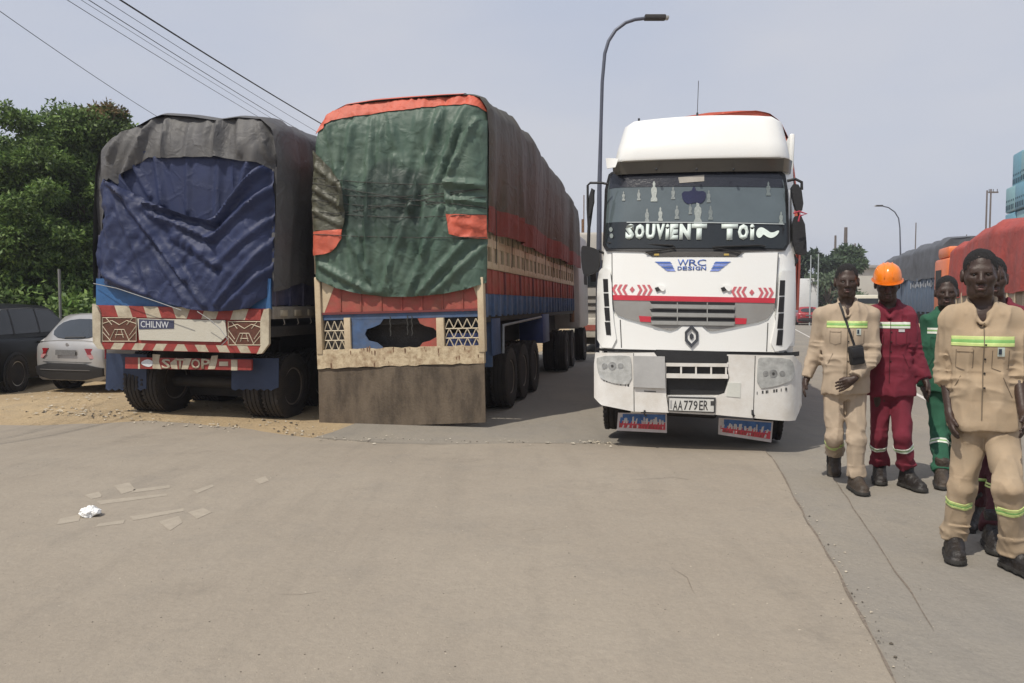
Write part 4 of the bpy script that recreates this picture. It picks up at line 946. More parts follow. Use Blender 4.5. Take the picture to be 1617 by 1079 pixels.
# mirrors
def mirror(q, y, th=.12, name='mirror'):
    panel(name, TW.F(q, y), lambda a, b, o: (a, y-o, b), M_BLK, wt, 0, th, .5, None, 35)
def ftube(name, pts, y, r, m=M_BLK):
    q = [(*TW.f(a, b, y),) for a, b in pts]; tube(name, [(a, y, b) for a, b in q], r, m, wt, 8)
ftube('mirror_bracket', [(960, 291), (950, 289), (932, 289), (928, 293), (928, 330), (930, 370)], .35, .014)
ftube('mirror_bracket', [(937, 300), (934, 330), (930, 360), (929, 395)], .35, .02)
mirror([(934, 297), (937, 299), (937, 318), (932, 340), (929, 342), (930, 310)], .30, .1, 'wide_mirror')
mirror(smooth_poly([(917, 392), (921, 387), (945, 394), (947, 402), (945, 428), (934, 433), (922, 437), (918, 420)], 1), .30)
ftube('mirror_bracket', [(945, 395), (953, 400)], .35, .014)
ftube('mirror_bracket', [(1243, 286), (1256, 283), (1266, 288), (1266, 300)], .35, .016)
mirror(smooth_poly([(1249, 290), (1265, 292), (1270, 331), (1258, 335), (1252, 312)], 1), .30, .12, 'wide_mirror')
mirror(smooth_poly([(1251, 342), (1270, 340), (1275, 398), (1272, 403), (1253, 399)], 1), .28, .14)
ftube('mirror_bracket', [(1252, 402), (1258, 412), (1253, 422), (1246, 418)], .35, .02)
ftube('red_ribbon', [(1253, 337), (1262, 334), (1274, 338), (1263, 341), (1261, 350)], .12, .010, mat('red_ribbon', (.35, .03, .06), .7))
P('side_window', [(1248, 300), (1250, 300), (1250, 380), (1248, 385)], M_BLK, .0, .01)
# underside, wheels
for s in (-1, 1):
    wheel(wt, s*.93, 1.25, .47, .47, .29, s, 'truck', rm=None, rimf=.56)
    wheel(wt, s*.93, 5.0, .47, .47, .29, s); wheel(wt, s*.62, 5.0, .47, .47, .29, -s)
for y in (9.5, 10.7, 11.9):
    for s in (-1, 1): wheel(wt, s*.93, y, .47, .47, .29, s); wheel(wt, s*.62, y, .47, .47, .29, -s)
tube('front_axle', [(-.95, 1.25, .47), (.95, 1.25, .47)], .07, M_DARK, wt, 8)
box('chassis', (-.45, .5, .55), (.45, 12, .95), M_DARK, wt, .02)
box('sump', (-.3, .6, .3), (.3, 1.6, .6), M_DARK, wt, .04)
box('wheel_arch', (-1.12, .8, .95), (1.12, 1.75, 1.1), M_DARK, wt, .02)
box('trailer_bed', (-1.17, 2.7, 1.05), (1.17, 13, 1.25), mat('trailer_red', (.25, .05, .04), .6, .2), wt, .02)
for s in (-1, 1): box('trailer_side', (s*1.15-.03, 2.7, 1.253), (s*1.15+.03, 13, 2.5), mat('trailer_cream', (.45, .42, .35), .6, .2), wt, .01)
box('trailer_headboard', (-1.12, 2.68, 1.253), (1.12, 2.74, 3.4), mat('trailer_cream', 0), wt, .01)
# load cover behind the cab
y_ = 2.75
sw = [(985, 480), (985, 330), (990, 260), (1010, 215), (1050, 187), (1120, 176), (1170, 173), (1195, 173), (1215, 178), (1232, 192), (1246, 222), (1253, 280), (1262, 340), (1264, 420), (1262, 490)]
PW = TW.F(sw, y_)
PW = [(min(max(a, -1.32), 1.40), b) for a, b in PW]
def foldW(y, t, z): return (.08*float(vn(y*1.5, t*3, 61))+.03*float(vn(y*5, t*3, 62)))+.02
rt = tarp_shell('red_tarpaulin', PW, 10.3, foldW, mat('x', 0) if 'x' in MATS else M_ORANGE, None, TW.M, y0=y_, ny=60)
tag(rt, 'red tarpaulin humped over the load behind the white cab', 'tarpaulin')
panel('front_hang', [(a*.99, b-.01) for a, b in PW], lambda a, b, o: (a, y_+.03-o, b), M_ORANGE, rt, 0, .01, .3)
# ================================================================== PEOPLE
class SDF:
    """one continuous surface grown from smoothly blended volumes"""
    def __init__(s, lo, hi, h):
        s.lo = np.array(lo, np.float32); s.h = h; s.n = np.ceil((np.array(hi)-s.lo)/h).astype(int)+1
        s.ax = [s.lo[i]+np.arange(s.n[i], dtype=np.float32)*h for i in range(3)]
        s.d = np.full(s.n, .2, np.float32)
    def sl(s, lo, hi):
        return tuple(slice(int(max(0, math.floor((lo[i]-s.lo[i])/s.h))), int(min(s.n[i], math.ceil((hi[i]-s.lo[i])/s.h)+1))) for i in range(3))
    def grid(s, q): return s.ax[0][q[0]][:, None, None], s.ax[1][q[1]][None, :, None], s.ax[2][q[2]][None, None, :]
    def put(s, q, d, k, sub=False):
        a = s.d[q]
        if sub: d = -d; h = np.clip(.5-.5*(a-d)/k, 0, 1); s.d[q] = a*(1-h)+d*h+k*h*(1-h)
        else: h = np.clip(.5+.5*(a-d)/k, 0, 1); s.d[q] = a*(1-h)+d*h-k*h*(1-h)
    def cap(s, a, b, ra, rb, k=.02, sub=False):
        a = np.array(a, float); b = np.array(b, float); m = max(ra, rb)+k+.02
        q = s.sl(np.minimum(a, b)-m, np.maximum(a, b)+m)
        if any(x.start >= x.stop for x in q): return
        X, Y, Z = s.grid(q); v = b-a; l2 = float(v@v)+1e-9
        t = np.clip(((X-a[0])*v[0]+(Y-a[1])*v[1]+(Z-a[2])*v[2])/l2, 0, 1)
        d = np.sqrt((X-a[0]-t*v[0])**2+(Y-a[1]-t*v[1])**2+(Z-a[2]-t*v[2])**2)-(ra+(rb-ra)*t)
        s.put(q, d, k, sub)
    def ell(s, c, r, R=None, k=.02, sub=False):
        c = np.array(c, float); r = np.array(r, float); m = max(r)+k+.02; q = s.sl(c-m, c+m)
        if any(x.start >= x.stop for x in q): return
        X, Y, Z = s.grid(q); X = X-c[0]; Y = Y-c[1]; Z = Z-c[2]
        if R is not None:
            R = np.array(R).T; X, Y, Z = R[0, 0]*X+R[0, 1]*Y+R[0, 2]*Z, R[1, 0]*X+R[1, 1]*Y+R[1, 2]*Z, R[2, 0]*X+R[2, 1]*Y+R[2, 2]*Z
        g = np.sqrt((X/r[0])**2+(Y/r[1])**2+(Z/r[2])**2); g2 = np.sqrt((X/r[0]**2)**2+(Y/r[1]**2)**2+(Z/r[2]**2)**2)+1e-6
        s.put(q, g*(g-1)/g2, k, sub)
    def torso(s, a, b, A, B, yaw=0, k=.03):
        """elliptic tapering trunk from a to b, half widths A=(x,y), B=(x,y)"""
        a = np.array(a, float); b = np.array(b, float); m = max(A+B)+k+.02; q = s.sl(np.minimum(a, b)-m, np.maximum(a, b)+m)
        X, Y, Z = s.grid(q); v = b-a; l2 = float(v@v)
        t = np.clip(((X-a[0])*v[0]+(Y-a[1])*v[1]+(Z-a[2])*v[2])/l2, 0, 1)
        x = X-a[0]-t*v[0]; y = Y-a[1]-t*v[1]; z = Z-a[2]-t*v[2]; c, n = math.cos(yaw), math.sin(yaw)
        x, y = c*x+n*y, -n*x+c*y
        rx = A[0]+(B[0]-A[0])*t; ry = A[1]+(B[1]-A[1])*t
        g = (np.abs(x/rx)**2.5+np.abs(y/ry)**2.5+np.abs(z/ry)**2.5)**.4
        s.put(q, (g-1)*ry*1.05, k)
    def cut(s, c, n, R):
        c = np.array(c, float); n = np.array(n, float); n /= np.linalg.norm(n); q = s.sl(c-R, c+R); X, Y, Z = s.grid(q)
        X = X-c[0]; Y = Y-c[1]; Z = Z-c[2]; dot = X*n[0]+Y*n[1]+Z*n[2]; rr = np.sqrt(X*X+Y*Y+Z*Z)-R
        s.d[q] = np.maximum(s.d[q], -np.maximum(-dot, rr))
    def wrinkle(s, amp, fx, fy, fz, sd=0, ridge=True, lo=None, hi=None):
        q = s.sl(lo, hi) if lo is not None else tuple(slice(0, n) for n in s.n)
        a = s.d[q]; ii = np.nonzero(np.abs(a) < .035)
        X = s.ax[0][q[0]][ii[0]]; Y = s.ax[1][q[1]][ii[1]]; Z = s.ax[2][q[2]][ii[2]]
        wv = vn(X*3+sd, Y*3, Z*3)*.6
        n = vn(X*fx+wv+sd, Y*fy, Z*fz+wv*2)
        if ridge: n = 1-2*np.abs(n)**.8
        a[ii] -= amp*n
    def mesh(s):
        d = s.d; ins = d < 0; n = s.n
        c = np.zeros(n-1, np.int8)
        for a in (0, 1):
            for b in (0, 1):
                for e in (0, 1): c += ins[a:n[0]-1+a, b:n[1]-1+b, e:n[2]-1+e]
        act = (c > 0) & (c < 8); I = np.argwhere(act); idx = np.full(n-1, -1, np.int32); idx[act] = np.arange(len(I))
        P_ = np.zeros((len(I), 3), np.float64); W_ = np.zeros(len(I))
        cor = [(a, b, e) for a in (0, 1) for b in (0, 1) for e in (0, 1)]
        val = {q: d[I[:, 0]+q[0], I[:, 1]+q[1], I[:, 2]+q[2]] for q in cor}
        for q in cor:
            for ax in range(3):
                if q[ax] == 0:
                    r = list(q); r[ax] = 1; r = tuple(r); A, B2 = val[q], val[r]; m = (A < 0) != (B2 < 0)
                    t = np.where(m, A/(A-B2+1e-12), 0); p = np.tile(np.array(q, float), (len(I), 1)); p[:, ax] = t
                    P_[m] += p[m]; W_[m] += 1
        V = (I+P_/W_[:, None])*s.h+s.lo; Fc = []
        for ax in range(3):
            u, v_ = [(1, 2), (2, 0), (0, 1)][ax]
            sl0 = [slice(None)]*3; sl1 = [slice(None)]*3; sl0[ax] = slice(0, -1); sl1[ax] = slice(1, None)
            A = ins[tuple(sl0)]; B2 = ins[tuple(sl1)]; E = np.argwhere(A != B2); E = E[(E[:, u] > 0) & (E[:, v_] > 0) & (E[:, u] < n[u]-1) & (E[:, v_] < n[v_]-1)]
            du = np.zeros(3, int); du[u] = 1; dv = np.zeros(3, int); dv[v_] = 1
            g = lambda e: idx[e[:, 0], e[:, 1], e[:, 2]]
            Q = np.stack([g(E), g(E-du), g(E-du-dv), g(E-dv)], 1)
            fl = A[E[:, 0], E[:, 1], E[:, 2]]; Q[~fl] = Q[~fl][:, ::-1]
            Fc.append(Q)
        Fc = np.concatenate(Fc); Fc = Fc[(Fc >= 0).all(1)]
        return V, Fc
def npmesh(name, V, Fc, m, parent=None, org=(0, 0, 0), ang=0):
    me = bpy.data.meshes.new(name); V = np.asarray(V)-np.array(org)
    me.vertices.add(len(V)); me.vertices.foreach_set('co', V.astype(np.float32).ravel())
    me.loops.add(len(Fc)*4); me.loops.foreach_set('vertex_index', Fc.astype(np.int32).ravel())
    me.polygons.add(len(Fc)); me.polygons.foreach_set('loop_start', np.arange(0, len(Fc)*4, 4, dtype=np.int32)); me.polygons.foreach_set('loop_total', np.full(len(Fc), 4, np.int32))
    me.update(); me.validate(); me.polygons.foreach_set('use_smooth', [True]*len(me.polygons))
    return link(name, me, m, parent)
def relax(V, Fc, it=2, w_=.5):
    for _ in range(it):
        S = np.zeros_like(V); C = np.zeros(len(V))
        for i in range(4):
            for j in (1, 3):
                np.add.at(S, Fc[:, i], V[Fc[:, (i+j) % 4]]); np.add.at(C, Fc[:, i], 1)
        V = V*(1-w_)+w_*S/np.maximum(C, 1)[:, None]
    return V
def band(name, src, planes, m, parent, push=.004, one=False):
    """tape: the strip of the garment between two planes, lifted off the cloth"""
    bm = bmesh.new(); bm.from_mesh(src.data); bm.normal_update()
    for co, no in planes[:]:
        bmesh.ops.bisect_plane(bm, geom=bm.verts[:]+bm.edges[:]+bm.faces[:], plane_co=co, plane_no=no, clear_outer=True)
    if not bm.faces: bm.free(); return
    if one:
        left = set(bm.faces); best = []
        while left:
            st = [left.pop()]; comp = []
            while st:
                q = st.pop(); comp.append(q)
                for ed in q.edges:
                    for g in ed.link_faces:
                        if g in left: left.remove(g); st.append(g)
            if len(comp) > len(best): best = comp
        b_ = set(best); bmesh.ops.delete(bm, geom=[q for q in bm.faces if q not in b_], context='FACES')
    bm.normal_update()
    for v in bm.verts: v.co += v.normal*push
    r = bmesh.ops.extrude_face_region(bm, geom=bm.faces[:])
    for g in r['geom']:
        if isinstance(g, bmesh.types.BMVert): g.co -= g.normal*push*1.2
    me = bpy.data.meshes.new(name); bm.to_mesh(me); bm.free(); o = link(name, me, m, parent)
    me.polygons.foreach_set('use_smooth', [True]*len(me.polygons)); return o
M_SKIN = mat('dark_skin', (.045, .026, .019), .48, .12, 12, .12, 90, spec=.4)
M_HAIR = mat('short_black_hair', (.008, .007, .007), .85, .3, 60, .8, 160)
M_EYE = mat('eye_white', (.10, .085, .075), .5, .05, 10, 0); M_IRIS = mat('iris', (.01, .007, .006), .15, .05, 10, 0)
M_LIP = mat('lips', (.10, .045, .038), .5, .1, 20, .1)
M_KHAKI = mat('khaki_cloth', (.41, .33, .245), .9, .16, 4, .07, 120, dust=.25, dustcol='#8a7256', dscale=4)
M_KHAKI2 = mat('khaki_cloth_tan', (.39, .305, .21), .9, .18, 4, .07, 120, dust=.3, dustcol='#8a6a46', dscale=4)
M_WINE = mat('wine_red_cloth', (.15, .013, .028), .9, .2, 4, .07, 120)
M_GRN = mat('green_cloth', (.018, .09, .05), .9, .2, 4, .07, 120)
M_TAPE = mat('yellow_tape', (.50, .60, .22), .5, .08, 10, .05); M_TAPES = mat('silver_tape', (.62, .66, .58), .4, .08, 10, .05)
M_TGRN = mat('green_tape', (.20, .42, .12), .5, .08, 10, .05)
M_BOOT = mat('dusty_boot_leather', (.035, .028, .022), .6, .3, 9, .4, 60, dust=.5, dustcol='#5a4836', dscale=8)
M_BOOT2 = mat('black_boot_leather', (.012, .011, .011), .5, .3, 9, .4, 60, dust=.2, dustcol='#5a4836', dscale=8)
def boot_mesh():
    s = SDF((-.09, -.24, -.02), (.09, .13, .26), .007)
    s.cap((0, .045, .05), (0, .03, .20), .052, .055, .02); s.cap((0, .05, .04), (0, -.05, .05), .047, .046, .03)
    s.cap((0, -.05, .042), (.0, -.15, .036), .047, .047, .02); s.cap((0, .0, .10), (0, -.09, .06), .045, .035, .03)
    s.cap((-.01, .05, .0), (-.01, -.16, .0), .05, .052, .01); s.ell((0, .03, .245), (.046, .046, .05), None, .005, True)
    X, Y, Z = s.grid(tuple(slice(0, n) for n in s.n)); s.d = np.maximum(s.d, -(Z-.0)+0*X)
    s.wrinkle(.003, 20, 30, 40, 3)
    return s.mesh()
BV, BF = boot_mesh()
def put_boot(parent, ank, yaw, pitch, m, org, sc=1.05):
    bm_ = bpy.data.meshes.get('boot_%s' % m.name)
    if not bm_:
        o = npmesh('boot', BV*sc, BF, m); bm_ = o.data; bm_.name = 'boot_%s' % m.name; bpy.data.objects.remove(o)
        bm2 = bmesh.new(); bm2.from_mesh(bm_)
        bmesh.ops.bisect_plane(bm2, geom=bm2.verts[:]+bm2.edges[:]+bm2.faces[:], plane_co=(0, 0, .026), plane_no=(0, 0, 1), clear_outer=True); bm2.normal_update()
        for v in bm2.verts: v.co += Vector((v.normal.x, v.normal.y, 0))*.007
        r = bmesh.ops.extrude_edge_only(bm2, edges=[e for e in bm2.edges if len(e.link_faces) == 1]); 
        for g in r['geom']:
            if isinstance(g, bmesh.types.BMVert): g.co.x *= .9; g.co.y *= .95
        me = bpy.data.meshes.new('sole_%s' % m.name); bm2.to_mesh(me); bm2.free(); me.materials.append(mat('boot_sole', (.02, .018, .015), .8, .2, 20)); bm_['sole'] = me.name
    o = bpy.data.objects.new('boot', bm_); COL.objects.link(o); o.parent = parent
    o.matrix_local = Matrix.Translation(Vector(ank)-Vector(org)) @ Matrix.Rotation(yaw, 4, 'Z') @ Matrix.Rotation(pitch, 4, 'X') @ Matrix.Translation((0, -.03, -.10*sc))
    q = bpy.data.objects.new('sole', bpy.data.meshes[bm_['sole']]); COL.objects.link(q); q.parent = o
    return o
def person(label, J, S, cloth, trou, boot, h=.0065, yaw=0, hyaw=0, hpitch=0, sleeve=1.0, tape='double', helmet=False, group=None, jhem=.10, seed=0, badge=True, cuff=False, tapemats=None, boots=((0, 0), (0, 0)), facehat=False, tz=.0, curl=.5, tcut=1.0, feet=None):
    J = {k: np.array(v, float) for k, v in J.items()}; fdir = np.array([math.sin(yaw), -math.cos(yaw), 0])
    for k, v in (feet or {}).items():
        g = gp(v[0], v[1]); J[k] = np.array([g.x, g.y, g.z+.014+.095*S+v[2]])-fdir*(.03+v[2]*.3)
    org = np.array([J['pel'][0], J['pel'][1], 0]); org[2] = zf(org[1])
    root = thing('person', T(*org), label, 'person', group)
    allp = np.array(list(J.values())); lo = allp.min(0)-.22*S; hi = allp.max(0)+.22*S
    L_ = lambda a, b, t: J[a]*(1-t)+J[b]*t
    cy, sy = math.cos(yaw), math.sin(yaw); fw = np.array([sy, -cy, 0]); rt_ = np.array([cy, sy, 0])
    nb = J['neck']; pel = J['pel']; chest = nb*.62+pel*.38+fw*.005; waist = nb*.3+pel*.7
    # ---------------- body: one surface
    s = SDF(lo, hi, h)
    s.torso(nb-np.array([0, 0, .09*S]), waist, (.145*S, .085*S), (.12*S, .08*S), yaw, .04)
    s.torso(waist, pel-np.array([0, 0, .02]), (.12*S, .08*S), (.14*S, .09*S), yaw, .04)
    s.cap(nb-np.array([0, 0, .03*S]), J['head']-np.array([0, 0, .05*S]), .063*S, .060*S, .03)
    for a, b, c in (('shL', 'elL', 'wrL'), ('shR', 'elR', 'wrR')):
        s.cap(nb-np.array([0, 0, .05*S]), J[a], .05*S, .052*S, .04); s.cap(J[a], J[b], .046*S, .037*S, .02); s.cap(J[b], J[c], .037*S, .025*S, .015)
    for a, b, c in (('hiL', 'knL', 'anL'), ('hiR', 'knR', 'anR')):
        s.cap(J[a], J[b], .075*S, .05*S, .03); s.cap(J[b], J[c], .05*S, .032*S, .02)
    # hands
    for sd_, e, w_ in ((-1, 'elL', 'wrL'), (1, 'elR', 'wrR')):
        d = J[w_]-J[e]; d /= np.linalg.norm(d); hd = J.get('hd'+w_[-1]); 
        if hd is not None: d = hd-J[w_]; d /= np.linalg.norm(d)
        side = np.cross(d, rt_*sd_); side /= np.linalg.norm(side)+1e-9     # palm-width direction (front-back)
        if hd is not None and abs(d[0]) > .5: side = np.array([0, 0, 1.]) - d*d[2]; side /= np.linalg.norm(side)
        inn = np.cross(side, d)*1.0
        if inn@(-rt_*sd_) < 0: inn = -inn
        p0 = J[w_]; s.cap(p0, p0+d*.045*S, .024*S, .026*S, .015)
        for k in range(4):
            o_ = (k-1.5)*.0205*S; ln = (.036, .041, .039, .031)[k]*S; base = p0+d*.078*S+side*o_
            s.cap(p0+d*.02*S+side*o_*.5, base, .017*S, .0125*S, .008)
            m_ = base+d*ln+inn*ln*.25*curl*2+side*o_*.18; e_ = m_+d*ln*.75+inn*ln*.9*curl
            s.cap(base, m_, .0105*S, .0098*S, .002); s.cap(m_, e_, .0098*S, .008*S, .002)
        fwd = -side if side@fw < 0 else side; b0 = p0+d*.03*S+fwd*.022*S
        s.cap(b0, b0+d*.032*S+fwd*.018*S+inn*.012*S, .014*S, .0115*S, .006); q0 = b0+d*.032*S+fwd*.018*S+inn*.012*S
        s.cap(q0, q0+d*.03*S+fwd*.002*S+inn*.014*S, .0112*S, .009*S, .004)
    # head and face
    H_ = J['head']; ch, sh = math.cos(hyaw), math.sin(hyaw); cpt, spt = math.cos(hpitch), math.sin(hpitch)
    Rz = np.array([[ch, -sh, 0], [sh, ch, 0], [0, 0, 1.]]); Rx = np.array([[1, 0, 0], [0, cpt, -spt], [0, spt, cpt]]); R = Rz@Rx
    hp = lambda x, y, z: H_+R@np.array([x*.93, y, z])*S_; S0 = S; S_ = S*1.17; S = S_
    s.ell(hp(0, .012, .035), np.array([.070, .092, .085])*S, R, .02)
    s.ell(hp(0, -.022, -.03), np.array([.054, .066, .078])*S, R, .03)
    s.cap(hp(-.03, -.035, -.085), hp(.03, -.035, -.085), .026*S, .026*S, .03); s.ell(hp(0, -.068, -.092), np.array([.022, .018, .018])*S, R, .02)
    s.cap(hp(-.035, -.068, .02), hp(.035, -.068, .02), .016*S, .016*S, .02)
    for sx in (-1, 1):
        s.cap(hp(sx*.045, -.058, -.02), hp(sx*.05, -.03, -.02), .018*S, .02*S, .03)
        s.ell(hp(sx*.031, -.086, .0), np.array([.017, .012, .010])*S, R, .012, True)
        s.ell(hp(sx*.031, -.068, .0), np.array([.0135, .0125, .0125])*S, R, .004)
        s.ell(hp(sx*.080, .008, -.005), np.array([.012, .021, .033])*S, R, .008); s.ell(hp(sx*.086, .006, -.003), np.array([.006, .010, .018])*S, R, .004, True)
        s.ell(hp(sx*.012, -.093, -.036), np.array([.011, .010, .009])*S, R, .008)
    for sx in (-1, 1): s.cap(hp(sx*.018, -.082, .0095), hp(sx*.044, -.078, .0085), .0065*S, .0065*S, .006)
    s.cap(hp(0, -.078, .01), hp(0, -.100, -.032), .009*S, .0125*S, .012)
    s.cap(hp(-.018, -.083, -.060), hp(.018, -.083, -.060), .0085*S, .0085*S, .008); s.cap(hp(-.016, -.083, -.073), hp(.016, -.083, -.073), .0095*S, .0095*S, .008)
    s.cap(hp(-.022, -.094, -.0665), hp(.022, -.094, -.0665), .0022*S, .0022*S, .004, True)
    V, Fc = s.mesh(); V = relax(V, Fc, 1, .4); npmesh('body', V, Fc, M_SKIN, root, org)
    for sx in (-1, 1):
        bm = bmesh.new(); c = hp(sx*.031, -.0722, -.001)-org; bmesh.ops.create_uvsphere(bm, u_segments=12, v_segments=8, radius=.0095*S, matrix=Matrix.Translation(c)); e_ = fbm('eye', bm, M_EYE, root, None, 60)
        bm = bmesh.new(); c = hp(sx*.031, -.0778, -.002)-org; bmesh.ops.create_uvsphere(bm, u_segments=8, v_segments=6, radius=.0060*S, matrix=Matrix.Translation(c)); fbm('iris', bm, M_IRIS, e_, None, 60)
    for zz, rr in ((-.0595, .0052), (-.0735, .0062)):
        tube('lip', [Vector(hp(x, -.0905+abs(x)**1.5*3.2, zz+.002-abs(x)*.06)-org) for x in (-.021, -.014, -.006, 0, .006, .014, .021)], [rr*S*q for q in (.3, .8, 1, .9, 1, .8, .3)], M_LIP, root, 8)
    t2 = SDF(H_-.16*S, H_+.16*S, .006)
    t2.ell(hp(0, .018, .040), np.array([.0725, .0945, .0875])*S, R, .004)
    t2.ell(hp(0, .055, -.01), np.array([.070, .055, .065])*S, R, .02)
    t2.cut(hp(0, -.064, .06), R@np.array([0, -1., -.16]), .2*S); t2.cut(hp(0, 0, -.052), np.array([0, 0, -1.]), .2*S)
    for sx in (-1, 1): t2.ell(hp(sx*.085, -.02, -.02), np.array([.03, .045, .045])*S, R, .006, True)
    t2.wrinkle(.0035, 90, 90, 90, 1)
    if not helmet: V, Fc = t2.mesh(); npmesh('hair', V, Fc, M_HAIR, root, org)
    # ---------------- trousers
    S = S0
    s = SDF(lo, hi, h*1.25); up = np.array([0, 0, 1.])
    s.torso(pel+up*.10*S, pel-up*.02*S, (.140*S, .10*S), (.150*S, .108*S), yaw, .03)
    for a, b, c in (('hiL', 'knL', 'anL'), ('hiR', 'knR', 'anR')):
        s.cap(J[a], J[b], .082*S, .062*S, .010); d = J[c]-J[b]; s.cap(J[b], L_(b, c, tcut), .065*S, .058*S, .02)
        s.cap(L_(b, c, tcut-.08)+up*.01, L_(b, c, tcut)+up*.01, .068*S, .068*S, .015)
        s.cut(L_(b, c, tcut)+up*.012, J[c]-J[b], .14*S)
    s.wrinkle(.0115, 12, 12, 3.2, 3+seed); s.wrinkle(.004, 20, 20, 9, 9+seed)
    for b, c in (('knL', 'anL'), ('knR', 'anR')):
        s.wrinkle(.009, 6, 6, 17, 5+seed, True, L_(b, c, .80)-.10, J[c]+.10); s.wrinkle(.005, 8, 8, 12, 8+seed, True, J[b]-.10, J[b]+.07)
    V, Fc = s.mesh(); V = relax(V, Fc, 1, .4); tro = npmesh('trousers', V, Fc, trou, root, org)
    # ---------------- jacket
    s = SDF(lo, hi, h*1.2)
    for a, b, c, q in (('shL', 'elL', 'wrL', -1), ('shR', 'elR', 'wrR', 1)):
        s.cap(nb-up*.045*S, J[a], .060*S, .063*S, .04); s.cap(J[a], J[b], .064*S, .054*S, .025)
        e = L_(b, c, sleeve); s.cap(J[b], e, .054*S, .047*S, .02)
        if cuff: s.cap(L_(b, c, sleeve-.2), e, .057*S, .057*S, .006)
        s.cut(L_(b, c, sleeve), J[c]-J[b], .13*S)
    s.torso(nb-up*.085*S, chest, (.155*S, .10*S), (.165*S, .115*S), yaw, .04)
    s.torso(chest, waist, (.165*S, .115*S), (.155*S, .112*S), yaw, .04)
    s.torso(waist, pel-up*jhem*S*.45, (.155*S, .112*S), (.180*S, .136*S), yaw, .04)
    s.cut(pel-up*jhem*S, -up+np.array([.06, 0, 0]), .30*S)
    # open neck and lapels
    s.cap(nb+up*.02*S+fw*.045*S, nb+up*.16*S, .066*S, .075*S, .012, True)
    s.ell(nb-up*.055*S+fw*.115*S, np.array([.034, .045, .085])*S, None, .012, True)
    for q in (-1, 1):
        s.cap(nb+up*.035*S+rt_*q*.062*S-fw*.01*S, nb-up*.015*S+rt_*q*.060*S+fw*.065*S, .015*S, .013*S, .01)
        s.cap(nb-up*.015*S+rt_*q*.060*S+fw*.065*S, nb-up*.10*S+rt_*q*.012*S+fw*.105*S, .014*S, .010*S, .012)
        s.cap(nb-up*.02*S+rt_*q*.066*S+fw*.07*S, nb-up*.05*S+rt_*q*.085*S+fw*.085*S, .012*S, .008*S, .012)
    s.cap(nb+up*.04*S-fw*.06*S-rt_*.05*S, nb+up*.04*S-fw*.06*S+rt_*.05*S, .016*S, .016*S, .01)
    s.wrinkle(.0105, 11, 11, 3.4, 1+seed); s.wrinkle(.004, 21, 21, 8, 6+seed)
    for a in ('elL', 'elR'): s.wrinkle(.007, 9, 9, 22, 4+seed, True, J[a]-.10, J[a]+.10)
    s.wrinkle(.006, 6, 6, 16, 14+seed, True, waist-np.array([.2, .2, .10]), waist+np.array([.2, .2, .06]))
    V, Fc = s.mesh(); V = relax(V, Fc, 1, .4); jac = npmesh('jacket', V, Fc, cloth, root, org)
    # tapes
    def chest_band(z0, z1, m, wx=.148):
        zc = nb[2]-org[2]; c = nb-org
        pl = [((0, 0, zc+z1*S), (0, 0, 1)), ((0, 0, zc+z0*S), (0, 0, -1)),
              (tuple(c+rt_*wx*S), tuple(rt_)), (tuple(c-rt_*wx*S), tuple(-rt_)), (tuple(c), tuple(-fw))]
        band('reflective_tape', jac, pl, m, root, .004)
    zt = -.145+tz
    if tape == 'double': chest_band(zt-.012, zt+.006, M_TAPE); chest_band(zt-.030, zt-.012, M_TGRN); chest_band(zt-.048, zt-.030, M_TAPE)
    elif tape: chest_band(zt-.045, zt-.026, M_TAPES); chest_band(zt-.026, zt-.014, M_TGRN); chest_band(zt-.014, zt+.006, M_TAPES)
    for b, c in (('knL', 'anL'), ('knR', 'anR')):
        d = J[c]-J[b]; L0 = np.linalg.norm(d); d /= L0; p = J[b]-org
        xm = (J['knL'][0]+J['knR'][0])/2-org[0]; sgn = 1 if J[b][0] > (J['knL'][0]+J['knR'][0])/2 else -1
        for t0, t1, m in ((.22, .262, M_TAPE if tape == 'double' else M_TAPES), (.262, .288, M_TGRN), (.288, .33, M_TAPE if tape == 'double' else M_TAPES)):
            pl = [(tuple(p+d*L0*t1), tuple(d)), (tuple(p+d*L0*t0), tuple(-d)), ((float(xm), 0, 0), (-sgn, 0, 0))]
            band('reflective_tape', tro, pl, m, root, .004, True)
    # front placket, buttons, badge, pocket flap – found on the jacket surface
    from mathutils.bvhtree import BVHTree
    jb = BVHTree.FromPolygons([v.co[:] for v in jac.data.vertices], [tuple(p.vertices) for p in jac.data.polygons])
    def on(x, z, off=.003):
        o_ = Vector(nb-org+rt_*x*S+up*z*S+fw*.5); hit = jb.ray_cast(o_, Vector(-fw))
        return (hit[0]+Vector(fw)*off) if hit[0] else None
    pts = [on(.004, -.10-.02*k) for k in range(int(28))]; pts = [p for p in pts if p is not None and p.z > pel[2]-org[2]-jhem*S+.02]
    if len(pts) > 3: tube('placket_seam', pts, .0035, mat(cloth.name+'_seam', tuple(c*.5 for c in lin(cloth.node_tree.nodes['Color Ramp'].color_ramp.elements[0].color[:3])), .9, .1), root, 5)
    def patch(name, x, z, w_, hh, m, off=.006):
        g = [[on(x+w_*(i/4-.5), z+hh*(j/4-.5), off) for i in range(5)] for j in range(5)]
        if any(q is None for r in g for q in r): return
        v = [q for r in g for q in r]; v += [q-Vector(fw)*.004 for q in v]
        f_ = [(j*5+i, j*5+i+1, j*5+i+6, j*5+i+5) for j in range(4) for i in range(4)]; f_ += [tuple(25+k for k in reversed(q)) for q in f_]
        rim = [0,1,2,3,4,9,14,19,24,23,22,21,20,15,10,5]; f_ += [(rim[k], rim[(k+1) % 16], rim[(k+1) % 16]+25, rim[k]+25) for k in range(16)]
        return fpy(name, v, f_, m, root, None, 50)
